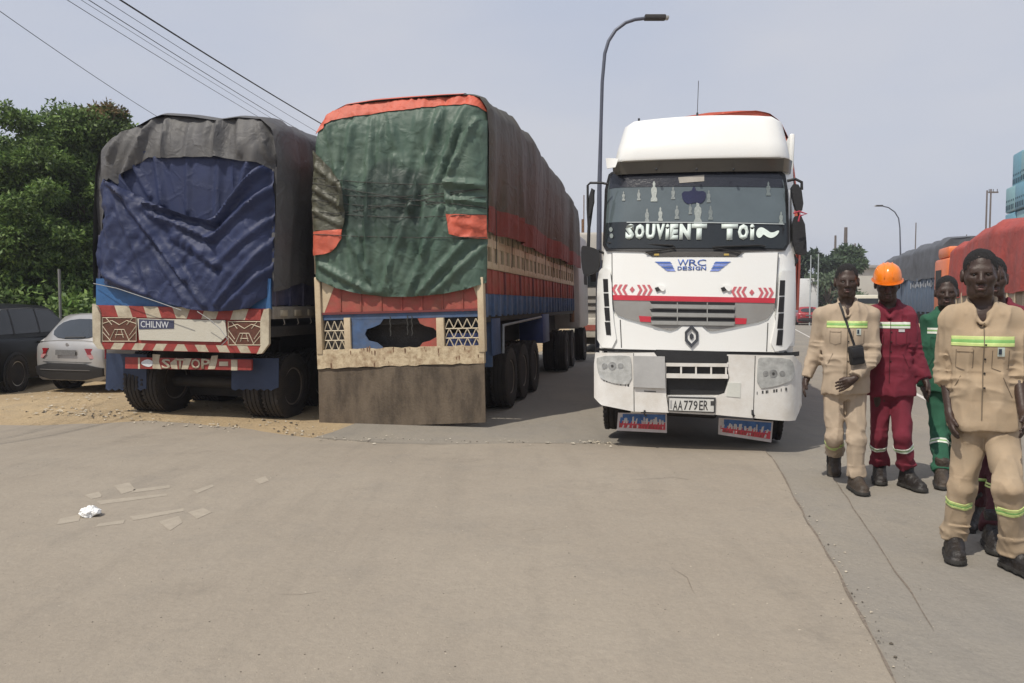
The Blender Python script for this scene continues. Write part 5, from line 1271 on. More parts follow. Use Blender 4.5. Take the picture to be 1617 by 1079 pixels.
    if badge:
        if tape == 'double': patch('badge', .085, zt-.078, .034, .05, mat('badge_pale', (.45, .5, .45), .5)); patch('badge_figure', .080, zt-.076, .014, .03, mat('badge_dark', (.02, .03, .05), .5), .010)
        else: patch('badge', .085, zt-.062, .045, .022, mat('badge_white', (.5, .5, .5), .5))
    patch('pocket_flap', -.085, zt-.075, .075, .010, cloth, .006)
    sm = MATS[cloth.name+'_seam'] if cloth.name+'_seam' in MATS else cloth
    for x0_, x1_ in ((-.125, -.045), (.045, .125)):
        q = [on(x, z, .0015) for x, z in [(x0_, zt-.07)]+[(x0_, zt-.07-.02*i) for i in range(1, 6)]+[((x0_+x1_)/2, zt-.185)]+[(x1_, zt-.17+.02*i) for i in range(6)]]
        if all(p is not None for p in q): tube('pocket_seam', q, .0022, sm, root, 4)
    for sx_ in (-1, 1):
        q = [on(sx_*(.10+.012*i), -.40+.028*(-i), .0015) for i in range(5)]
        if all(p is not None for p in q): tube('pocket_seam', q, .0025, sm, root, 4)
    for z in (-.22, -.30, -.38, -.46):
        q = on(.012, z, .004)
        if q is not None: bm = bmesh.new(); bmesh.ops.create_uvsphere(bm, u_segments=8, v_segments=5, radius=.006, matrix=Matrix.Translation(q)); fbm('button', bm, M_BOOT2, root, None, 60)
    put_boot(root, J['anL'], boots[0][0], boots[0][1], boot, org, S*.95); put_boot(root, J['anR'], boots[1][0], boots[1][1], boot, org, S*.95)
    if helmet:
        mh = mat('orange_helmet', (.85, .22, .01), .3, .04, 6, .02, coat=.4)
        S = S_; bm = bmesh.new(); seg = 32; rings = []
        prof = [(1.0, 0), (1.0, .12), (.97, .32), (.90, .55), (.76, .76), (.55, .90), (.30, .98), (.08, 1.0)]
        for r_, z_ in prof:
            rings.append([bm.verts.new(hp(.098*r_*math.cos(a), .012+.118*r_*math.sin(a), .035+.112*z_+.006*max(0, 1-abs(math.cos(a))*5)*(z_ > .3))-org) for a in np.linspace(0, 2*math.pi, seg+1)[:-1]])
        for p_, q_ in zip(rings, rings[1:]):
            for k in range(seg): bm.faces.new((p_[k], p_[(k+1) % seg], q_[(k+1) % seg], q_[k]))
        bm.faces.new(rings[-1]); bmesh.ops.recalc_face_normals(bm, faces=bm.faces)
        bmesh.ops.solidify(bm, geom=bm.faces[:], thickness=.004); hm = fbm('hard_hat', bm, mh, root, None, 50)
        bm = bmesh.new(); A_ = []; B_ = []
        for a in np.linspace(0, 2*math.pi, seg+1)[:-1]:
            ext_ = .012+.03*max(0, -math.sin(a))**2
            A_.append(bm.verts.new(hp(.096*math.cos(a), .012+.116*math.sin(a), .040)-org)); B_.append(bm.verts.new(hp((.098+ext_)*math.cos(a), .012+(.118+ext_)*math.sin(a), .032)-org))
        for k in range(seg): bm.faces.new((A_[k], A_[(k+1) % seg], B_[(k+1) % seg], B_[k]))
        bmesh.ops.solidify(bm, geom=bm.faces[:], thickness=.005); fbm('brim', bm, mh, hm, None, 50)
        for x in (-.03, 0, .03):
            tube('ridge', [hp(x, .012-.118*math.cos(t)*.98, .05+.098*math.sin(t))-org for t in np.linspace(.25, 2.6, 14)], .005, mh, hm, 6)
    return root, jb, org, (fw, rt_, up, nb, pel)

def JJ(D, yw, J):
    """joints on a pose plane turned by yw about the pelvis; the depths in J are read against D"""
    p0 = W(J['pel'][0], J['pel'][1], D); n = Vector((-math.sin(yw), math.cos(yw), 0)); o = Vector((0, 0, CAMH)); out = {}
    for k, (a, b, y) in J.items():
        r = ray(a, b); t = ((p0-o).dot(n)+(y-D))/r.dot(n); out[k] = o+r*t
    return out
grp = 'men in work clothes walking along the road'
# 1: khaki, crossbody pouch
D = 6.40
P1 = JJ(D, -0.36, dict(head=(1337, 445, D-.02), neck=(1337, 480, D), shL=(1299, 499, D), elL=(1287, 558, D+.04), wrL=(1274, 598, D-.02), shR=(1375, 499, D), elR=(1378, 563, D-.02), wrR=(1349, 598, D-.22), hdR=(1335, 606, D-.24),
    pel=(1334, 610, D), hiL=(1318, 622, D), hiR=(1351, 622, D), knL=(1317, 690, D-.06), anL=(1317, 733, D+.34), knR=(1352, 694, D-.10), anR=(1350, 763, D-.14)))
r1 = person('khaki clad man with a black pouch slung across his chest, nearest the white truck', P1, 1.06, M_KHAKI, M_KHAKI, M_BOOT, yaw=-.36, hyaw=-.36, group=grp, jhem=.05, seed=0, feet={'anL': (1318, 752, .10), 'anR': (1351, 776, 0)}, sleeve=.93, boots=((-.36, .65), (-.1, 0)), curl=.6)
# 2: wine red with orange helmet
D = 6.45
P2 = JJ(D, -0.38, dict(head=(1401, 449, D-.06), neck=(1404, 482, D), shL=(1373, 502, D), elL=(1376, 565, D+.05), wrL=(1382, 612, D), shR=(1434, 500, D), elR=(1446, 560, D+.02), wrR=(1461, 600, D-.04),
    pel=(1407, 612, D), hiL=(1391, 626, D), hiR=(1423, 626, D), knL=(1389, 690, D), anL=(1388, 742, D+.06), knR=(1425, 690, D-.14), anR=(1431, 752, D-.12)))
r2 = person('man in wine red work clothes wearing an orange hard hat', P2, 1.05, M_WINE, M_WINE, M_BOOT2, yaw=-.38, hyaw=-.40, hpitch=.30, tcut=.84, feet={'anL': (1389, 761, 0), 'anR': (1432, 771, 0)}, helmet=True, group=grp, jhem=.06, seed=20, tape='silver', boots=((-.4, 0), (.15, 0)), tz=.0, sleeve=.95)
# 3: green
D = 6.75
P3 = JJ(D, -0.4, dict(head=(1495, 462, D-.04), neck=(1494, 493, D), shL=(1466, 508, D), elL=(1457, 562, D), wrL=(1459, 608, D-.05), shR=(1524, 508, D), elR=(1530, 560, D), wrR=(1528, 604, D),
    pel=(1492, 615, D), hiL=(1478, 626, D), hiR=(1507, 626, D), knL=(1482, 684, D-.08), anL=(1487, 751, D-.14), knR=(1508, 684, D+.02), anR=(1508, 738, D+.35)))
person('man in green work clothes walking partly hidden behind the man in front', P3, 1.03, M_GRN, M_GRN, M_BOOT, yaw=-.40, hyaw=-.50, group=grp, jhem=.0, seed=40, tape='silver', feet={'anL': (1487, 768, 0), 'anR': (1510, 748, .08)}, boots=((-.45, 0), (-.4, .6)), h=.0075)
# 4: front khaki man
D = 4.50
P4 = JJ(D, -0.46, dict(head=(1548, 434, D-.03), neck=(1550, 482, D), shL=(1503, 505, D), elL=(1493, 585, D+.06), wrL=(1500, 652, D-.06), shR=(1595, 505, D), elR=(1606, 583, D+.02), wrR=(1616, 650, D-.18),
    pel=(1554, 655, D), hiL=(1532, 676, D), hiR=(1580, 676, D), knL=(1521, 770, D+.0), anL=(1512, 855, D+.28), knR=(1592, 772, D-.22), anR=(1597, 880, D-.28)))
person('tall man in khaki work clothes with rolled sleeves, closest to the camera', P4, 1.07, M_KHAKI2, M_KHAKI2, M_BOOT2, yaw=-.46, hyaw=-.52, group=grp, jhem=.07, seed=60, sleeve=.30, cuff=True, feet={'anL': (1507, 880, 0), 'anR': (1600, 903, 0)}, boots=((-.45, .0), (.1, 0)), h=.0055, tz=-.035)
# 5: dark red, hidden behind the front man
D = 5.15
P5 = JJ(D, -0.42, dict(head=(1566, 440, D-.03), neck=(1574, 482, D), shL=(1536, 505, D), elL=(1532, 570, D), wrL=(1534, 620, D-.05), shR=(1618, 505, D), elR=(1626, 575, D), wrR=(1628, 630, D),
    pel=(1574, 640, D), hiL=(1556, 655, D), hiR=(1592, 655, D), knL=(1546, 738, D), anL=(1541, 815, D+.35), knR=(1580, 745, D-.08), anR=(1570, 838, D-.15)))
person('man in dark red work clothes mostly hidden behind the tall khaki man', P5, 1.05, M_WINE, mat('dark_wine_cloth', (.05, .008, .012), .85, .15, 5, .2, 60), M_BOOT2, yaw=-.42, hyaw=-.40, group=grp, jhem=.06, seed=80, tape='double', feet={'anL': (1542, 838, .05), 'anR': (1568, 866, 0)}, boots=((-.9, .4), (-.4, 0)), h=.0075)
# pouch
root, jb, org, (fw, rt_, up, nb, pel) = r1
M_BAG = mat('black_nylon', (.012, .012, .013), .6, .2, 30, .2)
bagp = Vector(W(1352, 560, 6.18))
bg_ = thing('shoulder_pouch', T(*bagp), 'small black pouch on a strap held at the khaki man\'s waist', 'bag')
bm = bmesh.new(); abox(bm, (-.058, -.03, -.085), (.058, .03, .075), .015, Matrix.Rotation(-.15, 4, 'Y')); fbm('pouch_body', bm, M_BAG, bg_)
bm = bmesh.new(); abox(bm, (-.05, -.043, -.02), (.05, -.031, .06), .006, Matrix.Rotation(-.15, 4, 'Y')); fbm('flap', bm, mat('black_flap', (.02, .02, .022), .4, .2), bg_)
pts = []
for k in range(22):
    t = k/21; x = -.062+.12*t; z = .01-.36*t
    o_ = Vector(nb-org+rt_*x+up*z+fw*.5); hit = jb.ray_cast(o_, Vector(-fw))
    if hit[0]: pts.append(hit[0]+Vector(fw)*.006+Vector(org)-bagp)
v = []; nn = len(pts)
for p in pts: v += [p+Vector((-.009, 0, -.004)), p+Vector((.009, 0, .004)), p+Vector((.009, .003, .004)), p+Vector((-.009, .003, -.004))]
f_ = [(4*i+a, 4*i+(a+1) % 4, 4*i+4+(a+1) % 4, 4*i+4+a) for i in range(nn-1) for a in range(4)]
fpy('strap', v, f_, M_BAG, bg_)
# ================================================================== PARKED CARS
def car(name, fr, label, paint, Lc=4.4, Wd=.88, Hr=1.5, belt=1.0, suv=False, rearlit=True, group='cars parked beside the trucks', dark_bumper=True):
    r = thing(name, fr.M, label, 'car', group)
    k = Wd/.88; hb = belt
    bs = [(-.02, .66, .45, hb-.16), (.0, .76, .36, hb-.06), (.06, .83, .26, hb), (.35, .88, .22, hb+.02), (1.2, .89, .2, hb+.01), (Lc*.55, .895, .2, hb-.03), (Lc*.75, .88, .2, hb-.06), (Lc*.92, .84, .23, hb-.2), (Lc*.985, .74, .3, hb-.3), (Lc, .62, .42, hb-.4)]
    sec = lambda w, a, b: [(-w*.8, b), (-w*.4, b+.02), (0, b+.025), (w*.4, b+.02), (w*.8, b), (w*.93, b-.03), (w*.985, b-.10), (w, a+(b-a)*.55), (w*.985, a+(b-a)*.25), (w*.95, a+.04), (w*.85, a), (-w*.85, a), (-w*.95, a+.04), (-w*.985, a+(b-a)*.25), (-w, a+(b-a)*.55), (-w*.985, b-.10), (-w*.93, b-.03)]
    v = []; n = 17
    for y, w, a, b in bs: v += [(x*k, y, z) for x, z in sec(w, a, b)]
    f_ = [(j*n+i, j*n+(i+1) % n, (j+1)*n+(i+1) % n, (j+1)*n+i) for j in range(len(bs)-1) for i in range(n)]+[tuple(range(n)), tuple((len(bs)-1)*n+i for i in range(n))]
    fpy('body', v, f_, paint, r, None, 40)
    rk = .30 if suv else .40
    rs = [(.10, .78, .76, hb+.03), (.14+rk*.5, .80, .71, hb+(Hr-hb)*.55), (.10+rk, .80, .655, Hr-.06), (.22+rk, .80, .64, Hr-.015), (Lc*.4, .80, .65, Hr), (Lc*.52, .80, .65, Hr-.02), (Lc*.58, .80, .64, Hr-.07), (Lc*.70, .80, .72, hb+.10), (Lc*.76, .78, .74, hb-.05)]
    def rsec(wb, wr, t): return [(-wb, hb-.02), (-wb+(wb-wr)*.5, hb+(t-hb)*.5), (-wr, t-.06), (-wr*.88, t-.01), (-wr*.4, t+.015), (0, t+.02), (wr*.4, t+.015), (wr*.88, t-.01), (wr, t-.06), (wb-(wb-wr)*.5, hb+(t-hb)*.5), (wb, hb-.02)]
    v = []; n = 11
    for y, wb, wr, t in rs: v += [(x*k, y, z) for x, z in rsec(wb, wr, t)]
    f_ = [(j*n+i, j*n+i+1, (j+1)*n+i+1, (j+1)*n+i) for j in range(len(rs)-1) for i in range(n-1)]+[tuple(range(n)), tuple((len(rs)-1)*n+i for i in range(n))]
    fpy('roof', v, f_, paint, r, None, 40)
    gl = mat('car_glass', (.012, .015, .018), .12, .1, 3, 0, spec=.35) if suv else mat('hatch_glass', (.03, .036, .042), .07, .1, 3, 0, spec=.8)
    rm = lambda a, b, o: (a, float(np.interp(b, [.2, .5, hb-.1, hb, hb+.05, Hr-.06, Hr+.05], [.02, -.05, -.02, .03, .10, .10+rk-.02, .12+rk]))+.10*(abs(a)/(.8*k))**4-o, b)
    panel('rear_window', smooth_poly([(-.62*k, hb+.07), (.62*k, hb+.07), (.54*k, Hr-.11), (-.54*k, Hr-.11)], 2), rm, gl, r, .015, .012, .1)
    if dark_bumper: panel('rear_bumper', smooth_poly([(-.80*k, .28), (.80*k, .28), (.82*k, .60), (-.82*k, .60)], 1), rm, mat('bumper_black', (.02, .02, .021), .6, .1), r, .055, .1, .08)
    panel('bumper_line', rect(-.6*k, .47, .6*k, .485), rm, mat('trim_grey', (.15, .15, .15), .5), r, .066, .01, .1)
    tl = mat('tail_lamp_red', (.22, .012, .015), .15, .2, 20, 0, coat=.5); tl2 = mat('tail_lamp_pink', (.42, .22, .22), .2, .2, 20, 0)
    for s in (-1, 1):
        if suv: panel('tail_lamp', [(s*.66*k, .75), (s*.80*k, .75), (s*.78*k, 1.45), (s*.68*k, 1.45)], rm, tl, r, .05, .05, .06)
        else:
            q = panel('tail_lamp', [(s*.44*k, hb-.11), (s*.83*k, hb-.11), (s*.84*k, hb-.30), (s*.56*k, hb-.31)], rm, tl, r, .022, .03, .06)
            panel('reverse_lamp', [(s*.48*k, hb-.22), (s*.72*k, hb-.24), (s*.72*k, hb-.30), (s*.57*k, hb-.30)], rm, tl2, q, .028, .01, .06)
        # side glass, sill, handles
        sm_ = lambda a, b, o, s=s: (s*(float(np.interp(b, [.2, hb-.02, hb+.05, (hb+Hr)/2, Hr-.06, Hr], [.89, .885, .79, .735, .662, .645]))*k+o), a, b)
        ya = .10+rk*.75; P4 = [(ya+.12, hb+.07), (ya+.22, Hr-.20), (ya+.42, Hr-.10), (Lc*.36, Hr-.075), (Lc*.54, Hr-.12), (Lc*.675, hb+.07)]
        panel('side_window', P4, sm_, gl, r, .010, .01, .12)
        for yy in (ya+.62, Lc*.40): panel('window_pillar', rect(yy, hb+.05, yy+.05, Hr-.07), sm_, mat('bumper_black', 0), r, .014, .01, .2)
        tube('window_trim', [sm_(a, b, .013) for a, b in P4], .007, mat('trim_grey', 0), r, 5)
        for yy in (Lc*.34, Lc*.56): panel('door_handle', rect(yy, hb-.13, yy+.16, hb-.10), sm_, paint, r, .022, .02, .2)
        for yy in (Lc*.37, Lc*.60): panel('door_gap', rect(yy, .32, yy+.008, hb-.03), sm_, M_SEAM, r, .004, .004, .2)
        for yw in (.82, Lc-.88):
            R0 = .34 if not suv else .37
            bm = bmesh.new(); lathe_into(bm, [(0, R0+.06), (s*.02, R0+.06), (s*.02, .05)], 28); bmesh.ops.transform(bm, matrix=T(s*(.89*k-.012), yw, R0), verts=bm.verts[:]); fbm('wheel_arch', bm, mat('bumper_black', 0), r)
            wheel(r, s*(.89*k-.07), yw, R0, R0, .22, s, 'car', rimf=.66)
    panel('wiper', [(-.18, hb+.085), (.30, hb+.10), (.30, hb+.115), (-.16, hb+.11)], rm, M_BLK, r, .03, .012, .2)
    panel('licence_plate', rect(-.24, hb-.24, .24, hb-.14), rm, mat('plate_dim', (.12, .12, .12), .6, .3, 40), r, .03, .01, .2)
    panel('trunk_gap', rect(-.66*k, .62, .66*k, .63), rm, M_SEAM, r, .01, .01, .1)
    bm = bmesh.new(); c = rm(0, hb-.04, .02); lathe_into(bm, [(0, .035), (-.008, .03)], 16, 'Z'); bmesh.ops.transform(bm, matrix=T(*c) @ Matrix.Rotation(math.pi/2, 4, 'X'), verts=bm.verts[:]); fbm('badge', bm, M_ALLOY, r)
    return r
FS_ = Frame(108, 14.3, 16, 0); M_SILV = mat('silver_car_paint', (.40, .40, .395), .3, .05, 4, .02, 30, metal=.35, dust=.2, coat=.6)
car('silver_hatchback', FS_, 'silver hatchback parked beside the left truck, seen from behind', M_SILV, 4.3, .88, 1.56, 1.0)
FD = Frame(-98, 13.7, -5, 0); M_BLKC = mat('black_car_paint', (.005, .006, .007), .45, .1, 4, .02, 30, dust=.02, coat=.06, spec=.2)
car('dark_suv', FD, 'dark suv parked beyond the silver hatchback at the left edge', M_BLKC, 4.7, .93, 1.74, 1.08, suv=True, dark_bumper=False)

# ================================================================== TREES
def leafmat(name, a, b, c=None):
    m = bpy.data.materials.new(name); m.use_nodes = True; N = m.node_tree.nodes; L = m.node_tree.links; p = N['Principled BSDF']
    g = N.new('ShaderNodeNewGeometry'); r = N.new('ShaderNodeValToRGB'); L.new(g.outputs['Random Per Island'], r.inputs[0])
    r.color_ramp.elements[0].color = lin(a)+(1,); r.color_ramp.elements[1].color = lin(b)+(1,)
    if c: e = r.color_ramp.elements.new(.93); e.color = lin(c)+(1,); r.color_ramp.elements[1].position = .85 if r.color_ramp.elements[1].position < .9 else r.color_ramp.elements[1].position
    no = N.new('ShaderNodeTexNoise'); no.inputs['Scale'].default_value = 1.4; L.new(g.outputs['Position'], no.inputs['Vector'])
    mr = N.new('ShaderNodeMapRange'); mr.inputs[1].default_value = .35; mr.inputs[2].default_value = .65; mr.inputs[3].default_value = .6; mr.inputs[4].default_value = 1.5; L.new(no.outputs['Fac'], mr.inputs[0])
    mm = N.new('ShaderNodeMixRGB'); mm.blend_type = 'MULTIPLY'; mm.inputs[0].default_value = 1; L.new(r.outputs[0], mm.inputs[1]); L.new(mr.outputs[0], mm.inputs[2])
    L.new(mm.outputs[0], p.inputs['Base Color']); p.inputs['Roughness'].default_value = .55; p.inputs['Specular IOR Level'].default_value = .3
    tr = N.new('ShaderNodeBsdfTranslucent'); L.new(mm.outputs[0], tr.inputs['Color']); mxs = N.new('ShaderNodeMixShader'); mxs.inputs[0].default_value = .25
    L.new(p.outputs[0], mxs.inputs[1]); L.new(tr.outputs[0], mxs.inputs[2]); L.new(mxs.outputs[0], N['Material Output'].inputs[0]); return m
M_LEAF = leafmat('mango_leaves', (.028, .065, .014), (.10, .19, .038), (.17, .25, .065))
M_LEAFR = leafmat('young_red_leaves', (.09, .07, .025), (.17, .11, .045))
M_LEAFF = leafmat('hazy_leaves', (.07, .10, .06), (.13, .17, .10))
M_BARK = mat('bark', (.10, .075, .055), .9, .3, 8, .6, 20)
def leaves(name, blobs, per, size, m, parent, rs, kind=None):
    Vs = []; 
    for (c, r) in blobs:
        n = int(per*(r/.8)**2); u = rs.randn(n, 3); u /= np.linalg.norm(u, axis=1)[:, None]
        u[:, 2] = np.where(rs.rand(n) < .55, np.abs(u[:, 2]), u[:, 2]); rad_ = r*(.55+.5*rs.rand(n)**.5)*(1+.4*vn(u[:, 0]*2+c[0], u[:, 1]*2+c[1], u[:, 2]*2))
        rad_ = rad_*np.where(u[:, 2] < -.2, .75, 1); p = np.array(c)+u*rad_[:, None]*np.array([1, 1, .82])
        d = u*.5+rs.randn(n, 3)*.55+np.array([0, 0, -.35]); d /= np.linalg.norm(d, axis=1)[:, None]
        q = np.cross(d, rs.randn(n, 3)*.5+u); q /= np.linalg.norm(q, axis=1)[:, None]+1e-9; s = size*(.6+.8*rs.rand(n))[:, None]
        Vs.append(np.stack([p, p+d*s*.5+q*s*.2, p+d*s, p+d*s*.5-q*s*.2], 1))
    V = np.concatenate(Vs).reshape(-1, 3); Fc = np.arange(len(V)).reshape(-1, 4)
    o = npmesh(name, V, Fc, m, parent); o.data.polygons.foreach_set('use_smooth', [False]*len(o.data.polygons)); return o
def tree(name, x, y, h, w_, label, seed, n=38, per=420, size=.20, m=None, trunk=.2, low=.25, red=0, group=None, cat='tree', dense=False):
    rs = np.random.RandomState(seed); z0 = zf(y); r = thing(name, T(x, y, z0), label, cat, group)
    bm = bmesh.new(); tube_into(bm, [(0, 0, -.1), (.06*w_/3, 0, h*.2), (-.05, .05, h*.4), (0, 0, h*.7)], [trunk, trunk*.8, trunk*.6, trunk*.2], 10); fbm('trunk', bm, M_BARK, r, None, 60)
    bl = []
    for i in range(n):
        t = rs.rand(); inner = dense and i < 9; zz = h*(low+(1-low)*t)-.35; ww = w_*math.sin(math.pi*min(.97, .22+.72*t))**.6
        a = rs.rand()*6.28; q = (.3*rs.rand() if inner else .80+.28*rs.rand()) if dense else .55+.5*rs.rand()
        bl.append(((ww*q*math.cos(a), ww*q*math.sin(a), zz), (h*.15 if inner else h*(.045+.045*rs.rand())) if dense else h*(.095+.09*rs.rand())))
        if i < 7: tube('limb', [(0, 0, h*(.2+.05*i)), (ww*q*math.cos(a)*.5, ww*q*math.sin(a)*.5, (zz+h*.25)*.5), (ww*q*math.cos(a)*.9, ww*q*math.sin(a)*.9, zz)], [trunk*.5, trunk*.3, .02], M_BARK, r, 6) if False else None
        if i < 7:
            bm = bmesh.new(); tube_into(bm, [(0, 0, h*(.2+.04*i)), (ww*q*math.cos(a)*.5, ww*q*math.sin(a)*.5, (zz+h*.3)*.5), (ww*q*math.cos(a)*.9, ww*q*math.sin(a)*.9, zz)], [trunk*.5, trunk*.3, .02], 6); fbm('limb', bm, M_BARK, r, None, 60)
    leaves('crown', bl, per, size, m or M_LEAF, r, rs)
    if red:
        top = sorted(bl, key=lambda b: -b[0][2])[:red]; leaves('young_leaves', [((c[0], c[1]-.1, c[2]+.12), q*.95) for c, q in top], int(per*.7), size, M_LEAFR, r, rs)
    return r
def at(px, d): return W(px, 480, d).x
tree('mango_tree', at(18, 21.5), 21.5, 7.35, 2.7, 'broad dark green mango tree behind the dark suv, rising highest at far left', 3, 130, 2100, low=.04, size=.13, dense=True)
tree('mango_tree', at(135, 22.5), 22.5, 7.6, 2.1, 'green mango tree with reddish young leaves at its top, beside the left truck', 5, 115, 2100, low=.04, size=.13, red=8, dense=True)
tree('mango_tree', at(-130, 22), 22, 6.6, 2.6, 'mango tree cut by the left edge of the picture', 8, 30, 500, low=.1, size=.24)
tree('mango_tree', at(95, 26), 26, 6.9, 2.4, 'dark mango tree filling the gap between the two front trees', 11, 36, 500, low=.02, size=.26)
tree('mango_tree', at(240, 27), 27, 6.0, 2.6, 'mango tree mostly hidden behind the left truck', 13, 30, 400, low=.05, size=.26)
rs_ = np.random.RandomState(3)
for i, px in enumerate((-60, 60, 150)):
    lab = ('low green shrub at the left edge behind the dark suv', 'low green shrub between dark suv roof and mango trees', 'low green shrub behind the silver hatchback')[i]
    x = at(px, 19.5); r = thing('shrub', T(x, 19.5, zf(20)), lab, 'shrub', 'shrubs behind the parked cars')
    bl = [((rs_.randn()*1.0, rs_.randn()*.35, .5+rs_.rand()*1.3), .5+.25*rs_.rand()) for _ in range(16)]; leaves('foliage', bl, 330, .18, M_LEAF, r, rs_)
    tube('stem', [(0, 0, -.1), (0, 0, .9)], .06, M_BARK, r, 6)
p0 = W(95, 480, 17); tag(tube('metal_post', [(p0.x, 17, -.15), (p0.x, 17, W(95, 425, 17).z)], .03, mat('grey_post', (.18, .18, .17), .6), None, 8), 'thin grey metal post standing behind the silver hatchback', 'post')

# ================================================================== STREET LAMPS, POLES, WIRES
M_POLE = mat('lamp_pole_paint', (.09, .10, .13), .45, .1, 5, .05, metal=.3)
def lamp(label, px, d, arm, head_left=False, headsize=1):
    b = W(px, 480, d); r = thing('street_lamp', T(b.x, d, zf(d)), label, 'street lamp', 'street lamps along the road')
    pts = [Vector(W(a, c, d))-Vector((b.x, d, zf(d))) for a, c in arm]; pts = [Vector((pts[0].x, 0, 0))]+pts
    n = len(pts); tube('pole', pts, [.11, .075]+[.055]*(n-2), M_POLE, r, 10)
    e = pts[-1]; dr = -1 if head_left else 1
    s = headsize; bm = bmesh.new(); abox(bm, (e.x-.05, -.13*s, e.z-.05), (e.x+dr*.62*s, .13*s, e.z+.09) if dr > 0 else (e.x+.05, .13*s, e.z+.09), .03) if dr > 0 else abox(bm, (e.x-.62*s, -.13*s, e.z-.05), (e.x+.05, .13*s, e.z+.09), .03)
    h = fbm('lamp_head', bm, M_DARK, r)
    a, b2 = sorted((e.x+dr*.36*s, e.x+dr*.72*s)); box('lamp_lens', (a, -.11*s, e.z-.03), (b2, .11*s, e.z+.05), mat('lamp_grey', (.35, .36, .34), .3), h, .01)
lamp('tall curved street lamp with grey head rising behind the white truck', 946, 24, [(946.5, 300), (949, 200), (951, 130), (955, 85), (961, 65), (972, 48), (988, 36), (1003, 31), (1020, 29)])
lamp('distant curved street lamp above the grey covered truck at right', 1422, 72, [(1422, 400), (1421, 360), (1419, 345), (1413, 335), (1403, 328), (1393, 325.5)], True, 1.0)
M_WIRE = mat('wire_black', (.02, .02, .022), .6)
wl = [((190, 0), (515, 200), .020, 'thickest and uppermost overhead cable crossing toward the green truck'), ((165, 0), (508, 213), .007, 'thin pale overhead cable just under the thickest one'), ((140, 0), (500, 222), .010, 'dark overhead cable in the middle of the bundle'),
      ((128, 0), (478, 216), .006, 'thin overhead cable second from the bottom of the bundle'), ((106, 0), (455, 212), .008, 'lowest overhead cable of the bundle above the left truck'), ((0, 18), (238, 178), .009, 'single faint cable at far left, apart from the bundle')]
for i, (a, b, r_, lab) in enumerate(wl):
    d1 = 16+i*.2; d2 = d1*(480-a[1])/(480-b[1]); A = W(a[0], a[1], d1); B = W(b[0], b[1], d2); v = B-A; pts = []
    for k in range(41):
        t = -1.6+k*.1125; p = A+v*t; p.z += .5*(t-0)*(t-1)*.35; pts.append(p)
    tag(tube('overhead_cable', pts, r_, M_WIRE, None, 5), lab, 'cable', 'overhead cables at top left')
def pole(label, px, top, d, r_, arms=0, m=None, name='utility_pole', cat='pole'):
    b = W(px, 480, d); zt = W(px, top, d).z; g_ = thing(name, T(b.x, d, zf(d)), label, cat, 'distant poles on the right')
    tube('shaft', [(0, 0, 0), (0, 0, zt)], [r_*1.3, r_*.8], m or mat('pole_wood', (.13, .11, .10), .8), g_, 8)
    for k in range(arms): box('crossarm', (-.2, -.06, zt-.32-k*.9), (.6, .06, zt-.2-k*.9), mat('pole_wood', 0), g_)
    for k in range(arms*3): tube('insulator', [(-.15+.34*(k % 3), 0, zt-.2-.9*(k//3)), (-.15+.34*(k % 3), 0, zt+.0-.9*(k//3))], .03, M_DARK, g_, 6)
pole('left of the twin utility poles rising over the red covered truck', 1553, 298, 62, .075)
pole('right of the twin utility poles, with a crossarm, over the red truck', 1559, 296, 62.5, .075, 1)
pole('thin distant pole right of the far street lamp', 1443, 350, 95, .08)
pole('thick dark mast above the far trees beside the white truck', 1333, 357, 80, .22)
pole('short dark pole left of the thick mast above the trees', 1317, 370, 85, .15)
pole('faint thin pole right of the thick mast', 1348, 383, 110, .14)
pole('pale thin pole in front of the far trees, nearest the white truck', 1279, 400, 60, .05, 0, M_LITE)
pole('pale thin pole in front of the bright bush', 1291, 398, 60, .05, 0, M_LITE)
pole('small thin pole over the grey truck near the orange cab', 1523, 368, 70, .05)

